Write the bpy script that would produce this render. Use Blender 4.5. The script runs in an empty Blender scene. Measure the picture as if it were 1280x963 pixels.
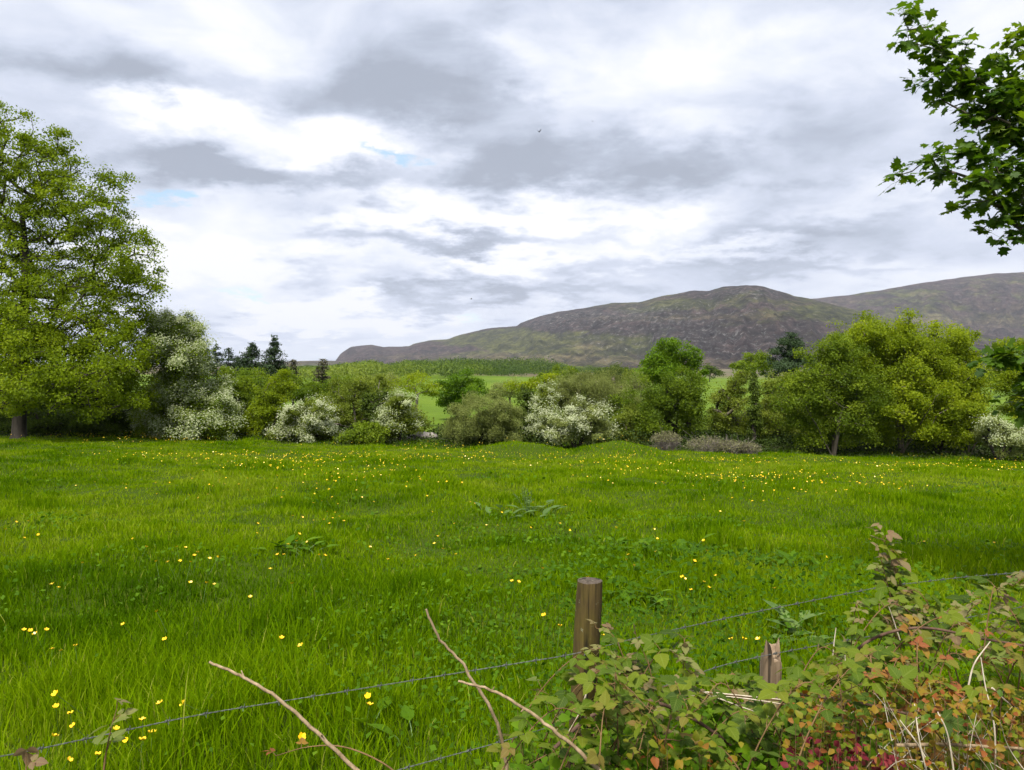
import bpy, math, random
import numpy as np
from mathutils import Vector

SEED = 7
EXPOSURE = 1.0
rng = np.random.default_rng(SEED)
random.seed(SEED)
C = bpy.context.scene.collection
SC = bpy.context.scene
F, CX, CY, HY = 960.0, 640.0, 481.5, 455.0     # photo focal length in pixels, centre, horizon row
EYE = 1.75
PITCH = math.atan((CY - HY) / F)
CP, SP = math.cos(PITCH), math.sin(PITCH)


def at(px, py, d):
    """world point seen at photo pixel (px, py), d metres ahead (broadcasts)"""
    px, py, d = np.broadcast_arrays(np.asarray(px, float), np.asarray(py, float), np.asarray(d, float))
    a = (px - CX) / F
    b = -(py - CY) / F
    y = CP + SP * b
    z = -SP + CP * b
    k = d / y
    return np.stack([a * k, d + 0 * k, EYE + z * k], -1)


# ---------------------------------------------------------------- noise and terrain
def _hash(ix, iy, s):
    n = (ix * 374761393 + iy * 668265263 + s * 974634721) & 0x7fffffff
    n = ((n ^ (n >> 13)) * 1274126177) & 0x7fffffff
    return ((n ^ (n >> 16)) & 0xffff) / 65535.0


def vnoise(x, y, s=0):
    x = np.asarray(x, float); y = np.asarray(y, float)
    ix = np.floor(x).astype(np.int64); iy = np.floor(y).astype(np.int64)
    fx = x - ix; fy = y - iy
    fx = fx * fx * (3 - 2 * fx); fy = fy * fy * (3 - 2 * fy)
    a = _hash(ix, iy, s); b = _hash(ix + 1, iy, s); c = _hash(ix, iy + 1, s); d = _hash(ix + 1, iy + 1, s)
    return (a * (1 - fx) + b * fx) * (1 - fy) + (c * (1 - fx) + d * fx) * fy


def fbm(x, y, s=0, o=4):
    t = 0; a = 0.5; k = 0
    for i in range(o):
        t = t + a * vnoise(np.asarray(x) * 2 ** i + 17.3 * i, np.asarray(y) * 2 ** i - 9.1 * i, s + i)
        k += a; a *= 0.5
    return t / k


def sstep(a, b, x):
    t = np.clip((np.asarray(x, float) - a) / (b - a), 0, 1)
    return t * t * (3 - 2 * t)


def ground(x, y):
    x = np.asarray(x, float); y = np.asarray(y, float)
    z = -0.066 * (np.clip(y, 3, 34) - 3)
    z = z - 0.025 * np.clip(x, -40, 40) * sstep(3, 34, y)
    z = z - 1.3 * sstep(34, 62, y) - 1.2 * sstep(60, 160, y) - 1.0 * sstep(200, 900, y)
    z = z - 6.0 * sstep(900, 3500, y)
    near = 1 - sstep(36, 60, y)
    z = z + near * (0.30 * (fbm(x * .33, y * .33, 3, 3) - .5) + 0.20 * (fbm(x * 1.0, y * 1.0, 9, 2) - .5))
    for bx, by, bh, br in ((0.3, 30.5, .46, 1.8), (4.3, 29.0, .60, 2.0), (-2.6, 26, .24, 1.3), (9, 31, .16, 3)):
        z = z + bh * np.exp(-(((x - bx) / br) ** 2 + ((y - by) / (br * .7)) ** 2))
    z = z + sstep(60, 150, y) * 1.2 * (fbm(x * .012, y * .012, 5, 3) - .5) * 2
    # grassy verge the brambles grow on, between the camera and the fence
    z = z + 0.25 * (1 - sstep(1.2, 3.2, y - 0.5 * x)) * sstep(-3, 0.5, x)
    return z


def ground_hit(px, py, hoff=0.0):
    d = np.linspace(1.5, 60, 3000)
    p = at(px, py, d)
    below = p[:, 2] < ground(p[:, 0], p[:, 1]) + hoff
    k = int(np.argmax(below)) if below.any() else len(d) - 1
    return p[k]


# ---------------------------------------------------------------- object helpers
def link(o):
    C.objects.link(o)
    return o


def tag(o, label=None, cat=None, group=None, kind=None):
    if label: o['label'] = label
    if cat: o['category'] = cat
    if group: o['group'] = group
    if kind: o['kind'] = kind
    return o


def empty(name, loc=(0, 0, 0), rz=0.0):
    o = bpy.data.objects.new(name, None)
    o.empty_display_size = 0.2
    o.location = [float(v) for v in loc]; o.rotation_euler = (0, 0, rz)
    return link(o)


class MB:
    """collects vertices and faces, links them as ONE mesh object"""
    def __init__(self):
        self.v = []; self.f = []; self.t = []; self.uv = []; self.m = []; self.n = 0

    def add(self, v, f, tint=0.5, uv=None, mi=0):
        v = np.asarray(v, float).reshape(-1, 3); f = np.asarray(f, np.int64)
        self.v.append(v); self.f.append(f + self.n)
        self.t.append(np.broadcast_to(np.asarray(tint, float), (len(v),)).copy())
        self.uv.append(np.zeros((len(v), 2)) if uv is None else np.asarray(uv, float))
        self.m.append(np.full(len(f), mi))
        self.n += len(v)
        return self

    def tube(self, pts, rad, sides=6, tint=0.5, mi=0, cap=True):
        pts = np.asarray(pts, float); n = len(pts)
        rad = np.broadcast_to(np.asarray(rad, float), (n,))
        tan = np.gradient(pts, axis=0); tan /= np.linalg.norm(tan, axis=1)[:, None] + 1e-9
        ref = np.array([0, 0, 1.0]) if abs(tan[0][2]) < .9 else np.array([1.0, 0, 0])
        V = []
        u = np.cross(tan[0], ref); u /= np.linalg.norm(u)
        ang = np.arange(sides) * 2 * math.pi / sides
        for i in range(n):
            u = u - tan[i] * u.dot(tan[i]); u /= np.linalg.norm(u) + 1e-9
            w = np.cross(tan[i], u)
            V.append(pts[i] + rad[i] * (np.cos(ang)[:, None] * u + np.sin(ang)[:, None] * w))
        V = np.concatenate(V)
        F_ = []
        for i in range(n - 1):
            for k in range(sides):
                a = i * sides + k; b = i * sides + (k + 1) % sides
                F_.append((a, b, b + sides, a + sides))
        tl = np.repeat(np.linspace(0, 1, n), sides)
        self.add(V, F_, tint, np.stack([np.tile(ang, n), tl], 1), mi)
        if cap:
            for i, rev in ((0, True), (n - 1, False)):
                c = len(self.v)
                ring = V[i * sides:(i + 1) * sides]
                vv = np.concatenate([ring, [ring.mean(0)]])
                ff = [(k, (k + 1) % sides, sides, sides) for k in range(sides)]
                ff = [(a, b, c_) for a, b, c_, _ in ff]
                self.add(vv, ff, tint, None, mi)
        return self

    def build(self, name, mats, parent=None, smooth=False, origin=None):
        me = bpy.data.meshes.new(name)
        V = np.concatenate(self.v) if self.v else np.zeros((0, 3))
        if origin is not None: V = V - np.asarray(origin, float)
        me.vertices.add(len(V)); me.vertices.foreach_set('co', V.astype(np.float32).ravel())
        sizes = np.concatenate([np.full(len(f), f.shape[1]) for f in self.f]) if self.f else np.zeros(0, int)
        idx = np.concatenate([f.ravel() for f in self.f]) if self.f else np.zeros(0, int)
        me.loops.add(len(idx)); me.loops.foreach_set('vertex_index', idx.astype(np.int32))
        me.polygons.add(len(sizes))
        st = np.concatenate([[0], np.cumsum(sizes)[:-1]])
        me.polygons.foreach_set('loop_start', st.astype(np.int32))
        me.polygons.foreach_set('material_index', np.concatenate(self.m).astype(np.int32))
        if smooth: me.polygons.foreach_set('use_smooth', np.ones(len(sizes), bool))
        a = me.attributes.new('tint', 'FLOAT', 'POINT'); a.data.foreach_set('value', np.concatenate(self.t).astype(np.float32))
        uv = np.concatenate(self.uv)
        if np.abs(uv).max() > 0:
            b = me.attributes.new('leafuv', 'FLOAT_VECTOR', 'POINT')
            b.data.foreach_set('vector', np.concatenate([uv, np.zeros((len(uv), 1))], 1).astype(np.float32).ravel())
        me.update(calc_edges=True)
        for m in (mats if isinstance(mats, (list, tuple)) else [mats]): me.materials.append(m)
        o = bpy.data.objects.new(name, me)
        if parent is not None: o.parent = parent
        return link(o)


def unit(v):
    return v / (np.linalg.norm(v, axis=-1, keepdims=True) + 1e-12)


def frames(nrm, axis=None):
    """rotation matrices whose z axis is nrm; x axis random or near `axis`"""
    n = unit(nrm)
    t = rng.normal(size=n.shape) if axis is None else np.broadcast_to(axis, n.shape)
    t = unit(t - n * (t * n).sum(-1, keepdims=True))
    b = np.cross(n, t)
    return np.stack([t, b, n], -1)


def scatter(mb, tv, tf, pos, R, s, tint, uv=None, mi=0):
    n = len(pos); k = len(tv)
    if n == 0: return
    s = np.broadcast_to(np.asarray(s, float), (n,))
    V = np.einsum('nij,kj->nki', R, tv) * s[:, None, None] + pos[:, None, :]
    f = (np.asarray(tf)[None] + (np.arange(n) * k)[:, None, None]).reshape(-1, len(tf[0]))
    t = np.repeat(np.broadcast_to(np.asarray(tint, float), (n,)), k)
    mb.add(V.reshape(-1, 3), f, t, None if uv is None else np.tile(uv, (n, 1)), mi)


# leaf templates (x = along, y = across, unit length)
QUAD = (np.array([(-.5, 0, 0), (0, -.34, .05), (.5, 0, -.06), (0, .34, .05)]), [(0, 1, 2, 3)])
NARROW = (np.array([(-.5, 0, 0), (0, -.17, .04), (.5, 0, -.08), (0, .17, .04)]), [(0, 1, 2, 3)])
PETAL = (np.array([(-.5, -.12, 0), (.1, -.5, .08), (.5, .1, 0), (-.1, .5, .08)]), [(0, 1, 2, 3)])


def palmate():
    """five-lobed sycamore leaf, stalk end at the origin, in triangles"""
    out = [(0, 0), (-.04, .20), (.10, .40), (.02, .50), (.22, .44), (.30, .34), (.38, .26), (.55, .44), (.60, .33), (.80, .36), (.74, .20),
           (.80, .10), (1.0, 0)]
    low = [(x, -y) for x, y in out[::-1][1:-1]]
    ring = out + low
    v = [(.34, 0, -.03)] + [(x, y, -.10 * (y * 2) ** 2 - .12 * max(0, x - .5)) for x, y in ring]
    n = len(ring)
    return np.array(v), [(0, 1 + i, 1 + (i + 1) % n) for i in range(n)], np.array([(.34, 0)] + ring)


def serrate(nseg=7, teeth=.09, w=.40):
    """ovate toothed leaflet folded along its midrib, quads; base at origin, length 1"""
    v = []; uv = []
    for i in range(nseg + 1):
        t = i / nseg
        ww = w * math.sin(math.pi * min(1, t ** .72 * .97 + .03)) * (1 - .12 * t)
        for s in (-1, -.5, 0, .5, 1):
            tt = t + (teeth * (.5 if i % 2 else -.2) if abs(s) == 1 else 0)
            wx = ww * (1 + (.10 if (i % 2 and abs(s) == 1) else 0))
            z = .10 * abs(s) * ww * 2.0 - .16 * t * t + (.025 if (i % 2 and abs(s) == .5) else 0)
            v.append((tt, s * wx, z)); uv.append((t, s))
    f = []
    for i in range(nseg):
        for k in range(4):
            a = i * 5 + k
            f.append((a, a + 5, a + 6, a + 1))
    return np.array(v), f, np.array(uv)


# ---------------------------------------------------------------- materials
def nt(mat):
    mat.use_nodes = True
    t = mat.node_tree
    t.nodes.clear()
    return t


class G:
    """small node-graph builder"""
    def __init__(self, tree): self.t = tree
    def n(self, typ, props=None, **inp):
        nd = self.t.nodes.new(typ)
        for k, v in (props or {}).items(): setattr(nd, k, v)
        for k, v in inp.items(): self.set(nd, k, v)
        return nd
    def set(self, nd, key, v):
        key = int(key[1:]) if isinstance(key, str) and key[0] == 'i' and key[1:].isdigit() else key
        s = nd.inputs[key] if isinstance(key, int) else nd.inputs[key.replace('_', ' ')]
        if hasattr(v, 'links') and hasattr(v, 'is_output'): self.t.links.new(v, s)
        elif hasattr(v, 'outputs'): self.t.links.new(v.outputs[0], s)
        else: s.default_value = v
    def math(self, op, a, b=0.0, c=None):
        nd = self.n('ShaderNodeMath', {'operation': op}, i0=a, i1=b)
        if c is not None: self.set(nd, 'i2', c)
        return nd.outputs[0]
    def mix(self, fac, a, b):
        nd = self.n('ShaderNodeMix', {'data_type': 'RGBA'})
        self.set(nd, 'i0', fac); self.set(nd, 'i6', a); self.set(nd, 'i7', b)
        return nd.outputs[2]
    def noise(self, vec, scale, detail=4, rough=.55, dist=0.0):
        nd = self.n('ShaderNodeTexNoise', Scale=scale, Detail=detail, Roughness=rough, Distortion=dist)
        if vec is not None: self.set(nd, 'Vector', vec)
        return nd.outputs[0]
    def ramp(self, fac, stops, interp='LINEAR'):
        nd = self.n('ShaderNodeValToRGB', Fac=fac)
        nd.color_ramp.interpolation = interp
        e = nd.color_ramp.elements
        while len(e) < len(stops): e.new(.5)
        for el, (p, c) in zip(e, stops): el.position = p; el.color = rgb(c)
        return nd.outputs[0]
    def attr(self, name, out=2):
        nd = self.n('ShaderNodeAttribute', {'attribute_name': name})
        return nd.outputs[out]
    def obj(self): return self.n('ShaderNodeTexCoord').outputs['Object']
    def pos(self): return self.n('ShaderNodeNewGeometry').outputs['Position']
    def out(self, sh, vol=None):
        o = self.n('ShaderNodeOutputMaterial')
        if sh is not None: self.set(o, 'Surface', sh)
        if vol is not None: self.set(o, 'Volume', vol)


def rgb(c):
    return (c[0], c[1], c[2], 1.0)


def leaf_mat(name, cols, trans=.35, rough=.6, spec=.08, transcol=1.15, veins=False):
    """leaf colours picked per leaf by its own tint"""
    m = bpy.data.materials.new(name); g = G(nt(m))
    n = len(cols)
    col = g.ramp(g.attr('tint'), [(i / (n - 1), c) for i, c in enumerate(cols)])
    if veins:
        uv = g.n('ShaderNodeSeparateXYZ', Vector=g.attr('leafuv', 1))
        ay = g.math('ABSOLUTE', uv.outputs[1])
        rib = g.math('LESS_THAN', ay, .09)
        w = g.math('SINE', g.math('MULTIPLY', g.math('SUBTRACT', uv.outputs[0], g.math('MULTIPLY', ay, .28)), 44.0))
        side = g.math('MULTIPLY', g.math('GREATER_THAN', w, .75), .35)
        col = g.mix(g.math('MAXIMUM', g.math('MULTIPLY', rib, .35), g.math('MULTIPLY', side, .7)), col, g.mix(.5, col, rgb((.34, .40, .10))))
        col = g.mix(g.math('MULTIPLY', g.noise(g.obj(), 40, 3), .35), col, g.mix(.3, col, rgb((.12, .10, .03))))
    bs = g.n('ShaderNodeBsdfPrincipled', Base_Color=col, Roughness=rough)
    bs.inputs['Specular IOR Level'].default_value = spec
    tr = g.n('ShaderNodeBsdfTranslucent', Color=g.mix(.6, col, g.n('ShaderNodeHueSaturation', Color=col, Saturation=1.1, Value=1.4)))
    g.out(g.n('ShaderNodeMixShader', i0=trans, i1=bs, i2=tr))
    return m


def bark_mat(name, a, b, scale=6, moss=None, bump=.5):
    m = bpy.data.materials.new(name); g = G(nt(m))
    mp = g.n('ShaderNodeMapping', Vector=g.obj(), Scale=(1, 1, .22))
    n1 = g.noise(mp, scale, 6, .65)
    col = g.ramp(n1, [(.3, a), (.7, b)])
    if moss: col = g.mix(g.ramp(g.noise(g.obj(), scale * .4, 4), [(.48, (0, 0, 0)), (.62, (1, 1, 1))]), col, rgb(moss))
    bp = g.n('ShaderNodeBump', Height=n1, Strength=bump, Distance=.03)
    bs = g.n('ShaderNodeBsdfPrincipled', Base_Color=col, Roughness=.9, Normal=bp)
    bs.inputs['Specular IOR Level'].default_value = .15
    g.out(bs)
    return m


def flat_mat(name, cols, rough=.6, scale=20, metal=0.0):
    m = bpy.data.materials.new(name); g = G(nt(m))
    col = g.ramp(g.noise(g.obj(), scale, 4), [(.3, cols[0]), (.7, cols[1])])
    bs = g.n('ShaderNodeBsdfPrincipled', Base_Color=col, Roughness=rough, Metallic=metal)
    g.out(bs)
    return m


M = {}
M['syc'] = leaf_mat('sycamore foliage', [(.10, .15, .006), (.19, .26, .009), (.28, .34, .012)], .48)
M['sycfront'] = leaf_mat('sycamore leaf', [(.035, .08, .008), (.08, .15, .010), (.16, .23, .014)], .45, .5, .2)
M['yellowgreen'] = leaf_mat('yellow green foliage', [(.13, .185, .010), (.215, .28, .012), (.32, .375, .018)], .52)
M['mid'] = leaf_mat('mid green foliage', [(.08, .13, .010), (.15, .215, .014), (.225, .29, .02)], .45)
M['bright'] = leaf_mat('bright green foliage', [(.06, .125, .008), (.11, .20, .010), (.17, .27, .014)], .42)
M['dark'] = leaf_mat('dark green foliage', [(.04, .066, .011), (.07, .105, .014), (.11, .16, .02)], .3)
M['olive'] = leaf_mat('olive foliage', [(.095, .13, .015), (.165, .21, .024), (.235, .28, .04)], .45)
M['willow'] = leaf_mat('grey willow foliage', [(.145, .17, .042), (.22, .255, .068), (.30, .335, .105)], .45)
M['twigleaf'] = leaf_mat('sparse buds', [(.13, .12, .06), (.18, .17, .085), (.22, .23, .10)], .2)
M['needle'] = leaf_mat('needles', [(.025, .045, .02), (.042, .07, .028), (.065, .10, .04)], .1)
M['deadneedle'] = leaf_mat('thin brown needles', [(.06, .06, .035), (.09, .085, .05), (.12, .11, .06)], .1)
M['blossom'] = leaf_mat('hawthorn blossom', [(.30, .35, .16), (.43, .46, .27), (.58, .59, .42)], .3, .8, .1)
M['greyblossom'] = leaf_mat('fading hawthorn blossom', [(.26, .31, .13), (.38, .42, .22), (.52, .54, .35)], .3, .8, .1)
M['bark'] = bark_mat('grey brown bark', (.05, .04, .03), (.16, .13, .10), 7, (.07, .08, .03))
M['palebark'] = bark_mat('pale bark', (.13, .10, .08), (.30, .24, .19), 7)
M['darkbark'] = bark_mat('dark bark', (.02, .017, .013), (.06, .05, .04), 8)
M['twig'] = bark_mat('grey twigs', (.12, .10, .09), (.25, .21, .18), 8)
M['grass'] = leaf_mat('meadow grass', [(.05, .115, .001), (.115, .21, .001), (.19, .285, .002), (.32, .34, .05)], .42, .7, .015)
M['weed'] = leaf_mat('weed leaves', [(.035, .085, .004), (.065, .14, .005), (.12, .21, .008)], .32, .6, .06)
M['dock'] = leaf_mat('dock leaf', [(.06, .12, .03), (.10, .18, .045), (.15, .23, .06)], .3, .55, .12, veins=True)
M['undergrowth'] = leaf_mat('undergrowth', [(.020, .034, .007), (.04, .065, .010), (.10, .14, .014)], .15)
M['woods'] = leaf_mat('distant canopy', [(.055, .095, .018), (.115, .17, .024), (.19, .24, .032)], .35)
M['bramble'] = leaf_mat('bramble leaf', [(.034, .075, .005), (.082, .14, .007), (.155, .20, .010), (.20, .13, .035)], .42, .6, .15, veins=True)
M['bramblepale'] = leaf_mat('pale bramble shoot leaf', [(.11, .16, .03), (.17, .20, .045), (.22, .18, .08), (.20, .12, .07)], .36, .6, .15, veins=True)
M['herb'] = leaf_mat('yellowing herb leaf', [(.06, .12, .008), (.13, .17, .010), (.23, .18, .012), (.25, .08, .02)], .35, .5, .15)
M['redleaf'] = leaf_mat('crimson leaf', [(.10, .015, .02), (.20, .022, .035), (.26, .05, .05)], .3, .5)
M['redorange'] = leaf_mat('orange tinted leaf', [(.20, .18, .02), (.27, .15, .025), (.24, .07, .03)], .3, .5, veins=True)
M['cane'] = bark_mat('bramble cane', (.10, .06, .025), (.22, .13, .06), 30, None, .1)
M['oldcane'] = bark_mat('old bramble cane', (.06, .035, .025), (.15, .09, .06), 30, None, .1)
M['greenstem'] = flat_mat('green stem', [(.06, .12, .02), (.10, .17, .03)], .5)
M['stick'] = bark_mat('dead stick', (.11, .07, .035), (.42, .31, .19), 40, None, .3)
M['straw'] = flat_mat('bleached straw', [(.42, .34, .24), (.62, .54, .42)], .7, 30)
M['petal'] = flat_mat('buttercup petal', [(.80, .48, .004), (.90, .62, .01)], .35)
M['wire'] = flat_mat('galvanised wire', [(.075, .08, .075), (.15, .16, .15)], .8, 60, .15)
M['feather'] = flat_mat('dark feathers', [(.02, .02, .02), (.05, .045, .04)], .7)
M['stone'] = flat_mat('field stone', [(.14, .12, .10), (.32, .29, .26)], .9, 8)


def wood_post_mat(name, a, b, c, moss):
    m = bpy.data.materials.new(name); g = G(nt(m))
    o = g.obj()
    mp = g.n('ShaderNodeMapping', Vector=o, Scale=(1, 1, .05))
    grain = g.noise(mp, 70, 5, .7)
    blot = g.noise(o, 9, 5, .6)
    crack = g.ramp(g.noise(g.n('ShaderNodeMapping', Vector=o, Scale=(1, 1, .03)), 38, 2, .4), [(.36, (1, 1, 1)), (.40, (0, 0, 0))])
    lich = g.ramp(g.noise(o, 55, 3, .6), [(.66, (0, 0, 0)), (.70, (1, 1, 1))])
    col = g.ramp(grain, [(.3, a), (.55, b), (.75, c)])
    col = g.mix(g.ramp(blot, [(.45, (0, 0, 0)), (.7, (.75, .75, .75))]), col, rgb(moss))
    col = g.mix(g.math('MULTIPLY', lich, .6), col, rgb((.24, .24, .16)))
    col = g.mix(g.math('MULTIPLY', crack, .85), col, rgb((.012, .010, .007)))
    bp = g.n('ShaderNodeBump', Height=g.math('SUBTRACT', grain, crack), Strength=.8, Distance=.004)
    bs = g.n('ShaderNodeBsdfPrincipled', Base_Color=col, Roughness=.85, Normal=bp)
    bs.inputs['Specular IOR Level'].default_value = .2
    g.out(bs)
    return m


M['post'] = wood_post_mat('weathered post', (.028, .019, .008), (.085, .058, .02), (.16, .11, .038), (.10, .08, .012))
M['posttop'] = wood_post_mat('sawn post end', (.045, .034, .024), (.09, .07, .052), (.14, .115, .09), (.07, .06, .035))
M['stake'] = wood_post_mat('split stake', (.10, .065, .04), (.24, .17, .11), (.40, .31, .22), (.18, .13, .08))


def ground_material():
    m = bpy.data.materials.new('meadow ground'); g = G(nt(m))
    p = g.pos()
    sp = g.n('ShaderNodeSeparateXYZ', Vector=p)
    big = g.noise(p, .035, 5, .6)
    fine = g.noise(p, 1.6, 6, .7)
    near = g.mix(fine, rgb((.022, .038, .002)), rgb((.055, .09, .003)))
    far = g.ramp(big, [(.30, (.075, .125, .008)), (.48, (.105, .165, .010)), (.62, (.13, .19, .012)), (.75, (.125, .145, .028))])
    far = g.mix(g.math('MULTIPLY', g.noise(p, .6, 6, .75), .6), far, g.mix(.5, far, rgb((.03, .07, .01))))
    moor = g.ramp(g.noise(p, .008, 6, .65), [(.35, (.06, .085, .025)), (.5, (.12, .10, .06)), (.65, (.17, .13, .085))])
    t1 = g.n('ShaderNodeMapRange', {'interpolation_type': 'SMOOTHSTEP'}, Value=sp.outputs[1], i1=34.0, i2=44.0)
    t2 = g.n('ShaderNodeMapRange', {'interpolation_type': 'SMOOTHSTEP'}, Value=g.math('ADD', sp.outputs[1], g.math('MULTIPLY', big, 120.0)), i1=420.0, i2=560.0)
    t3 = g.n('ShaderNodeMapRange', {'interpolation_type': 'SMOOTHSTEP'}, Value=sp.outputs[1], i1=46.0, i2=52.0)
    hedge_shade = g.mix(fine, rgb((.018, .020, .008)), rgb((.05, .055, .018)))  # dark ground band, painting in the shade beneath the hedge
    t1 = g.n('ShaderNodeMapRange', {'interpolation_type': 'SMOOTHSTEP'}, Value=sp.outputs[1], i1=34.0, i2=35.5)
    col = g.mix(t2, g.mix(t3, g.mix(t1, near, hedge_shade), far), moor)
    bp = g.n('ShaderNodeBump', Height=fine, Strength=.6, Distance=.2)
    bs = g.n('ShaderNodeBsdfPrincipled', Base_Color=col, Roughness=.95, Normal=bp)
    bs.inputs['Specular IOR Level'].default_value = .1
    g.out(bs)
    return m


def hill_material(name, far=False):
    m = bpy.data.materials.new(name); g = G(nt(m))
    p = g.pos()
    mp = g.n('ShaderNodeMapping', Vector=p, Scale=(.6, .35, 1.6))
    a = g.noise(mp, .0042, 9, .66, .6)
    b = g.noise(mp, .011, 8, .68, .3)
    c = g.noise(p, .050, 6, .75)
    heath = g.mix(c, rgb((.030, .021, .022)), rgb((.115, .082, .076)))
    grass = g.mix(b, rgb((.050, .060, .016)), rgb((.135, .135, .045)))
    tan = g.mix(c, rgb((.105, .085, .045)), rgb((.20, .165, .095)))
    veg = g.attr('veg')      # 0 heather .. 1 grass
    tanv = g.attr('tan')
    f1 = g.ramp(g.math('ADD', g.math('MULTIPLY', a, 1.0), g.math('SUBTRACT', veg, .5)), [(.46, (0, 0, 0)), (.54, (1, 1, 1))])
    col = g.mix(f1, heath, grass)
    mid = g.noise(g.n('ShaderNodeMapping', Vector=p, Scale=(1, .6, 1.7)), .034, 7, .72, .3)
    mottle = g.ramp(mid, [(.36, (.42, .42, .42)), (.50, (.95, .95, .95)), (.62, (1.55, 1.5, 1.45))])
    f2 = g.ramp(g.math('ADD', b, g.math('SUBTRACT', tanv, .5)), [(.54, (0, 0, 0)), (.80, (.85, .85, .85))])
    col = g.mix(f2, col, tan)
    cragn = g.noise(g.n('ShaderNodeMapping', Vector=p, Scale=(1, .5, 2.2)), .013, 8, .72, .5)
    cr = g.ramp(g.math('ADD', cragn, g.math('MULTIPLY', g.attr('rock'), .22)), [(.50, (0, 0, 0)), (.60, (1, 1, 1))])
    col = g.mix(g.math('MULTIPLY', cr, .6), col, rgb((.020, .021, .019)))  # dark rock bands; the colour also stands in for faint crag shading
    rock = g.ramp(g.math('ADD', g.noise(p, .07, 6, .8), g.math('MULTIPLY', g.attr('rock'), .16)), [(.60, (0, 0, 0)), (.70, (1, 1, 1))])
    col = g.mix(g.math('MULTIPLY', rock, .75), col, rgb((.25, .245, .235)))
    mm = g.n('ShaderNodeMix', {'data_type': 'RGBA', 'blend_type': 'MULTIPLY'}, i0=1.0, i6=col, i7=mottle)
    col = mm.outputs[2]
    bp = g.n('ShaderNodeBump', Height=g.math('ADD', b, g.math('MULTIPLY', g.noise(p, .03, 8, .75), .6)), Strength=1.0, Distance=45.0)
    bs = g.n('ShaderNodeBsdfPrincipled', Base_Color=col, Roughness=.95, Normal=bp)
    bs.inputs['Specular IOR Level'].default_value = .05
    g.out(bs)
    return m


# ---------------------------------------------------------------- camera, sun, sky
cam = bpy.data.cameras.new('camera'); camo = link(bpy.data.objects.new('camera', cam))
cam.sensor_width = 36; cam.lens = F / 1280 * 36
cam.clip_start = .05; cam.clip_end = 30000
camo.location = (0, 0, EYE); camo.rotation_euler = (math.pi / 2 - PITCH, 0, 0)
SC.camera = camo

SUN = unit(np.array([-.16, -.48, .86]))
sl = bpy.data.lights.new('sun', 'SUN'); sl.energy = 3.5; sl.angle = math.radians(12); sl.color = (1, .96, .88)
so = link(bpy.data.objects.new('sun', sl))
so.rotation_euler = Vector(SUN).to_track_quat('Z', 'Y').to_euler()


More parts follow.
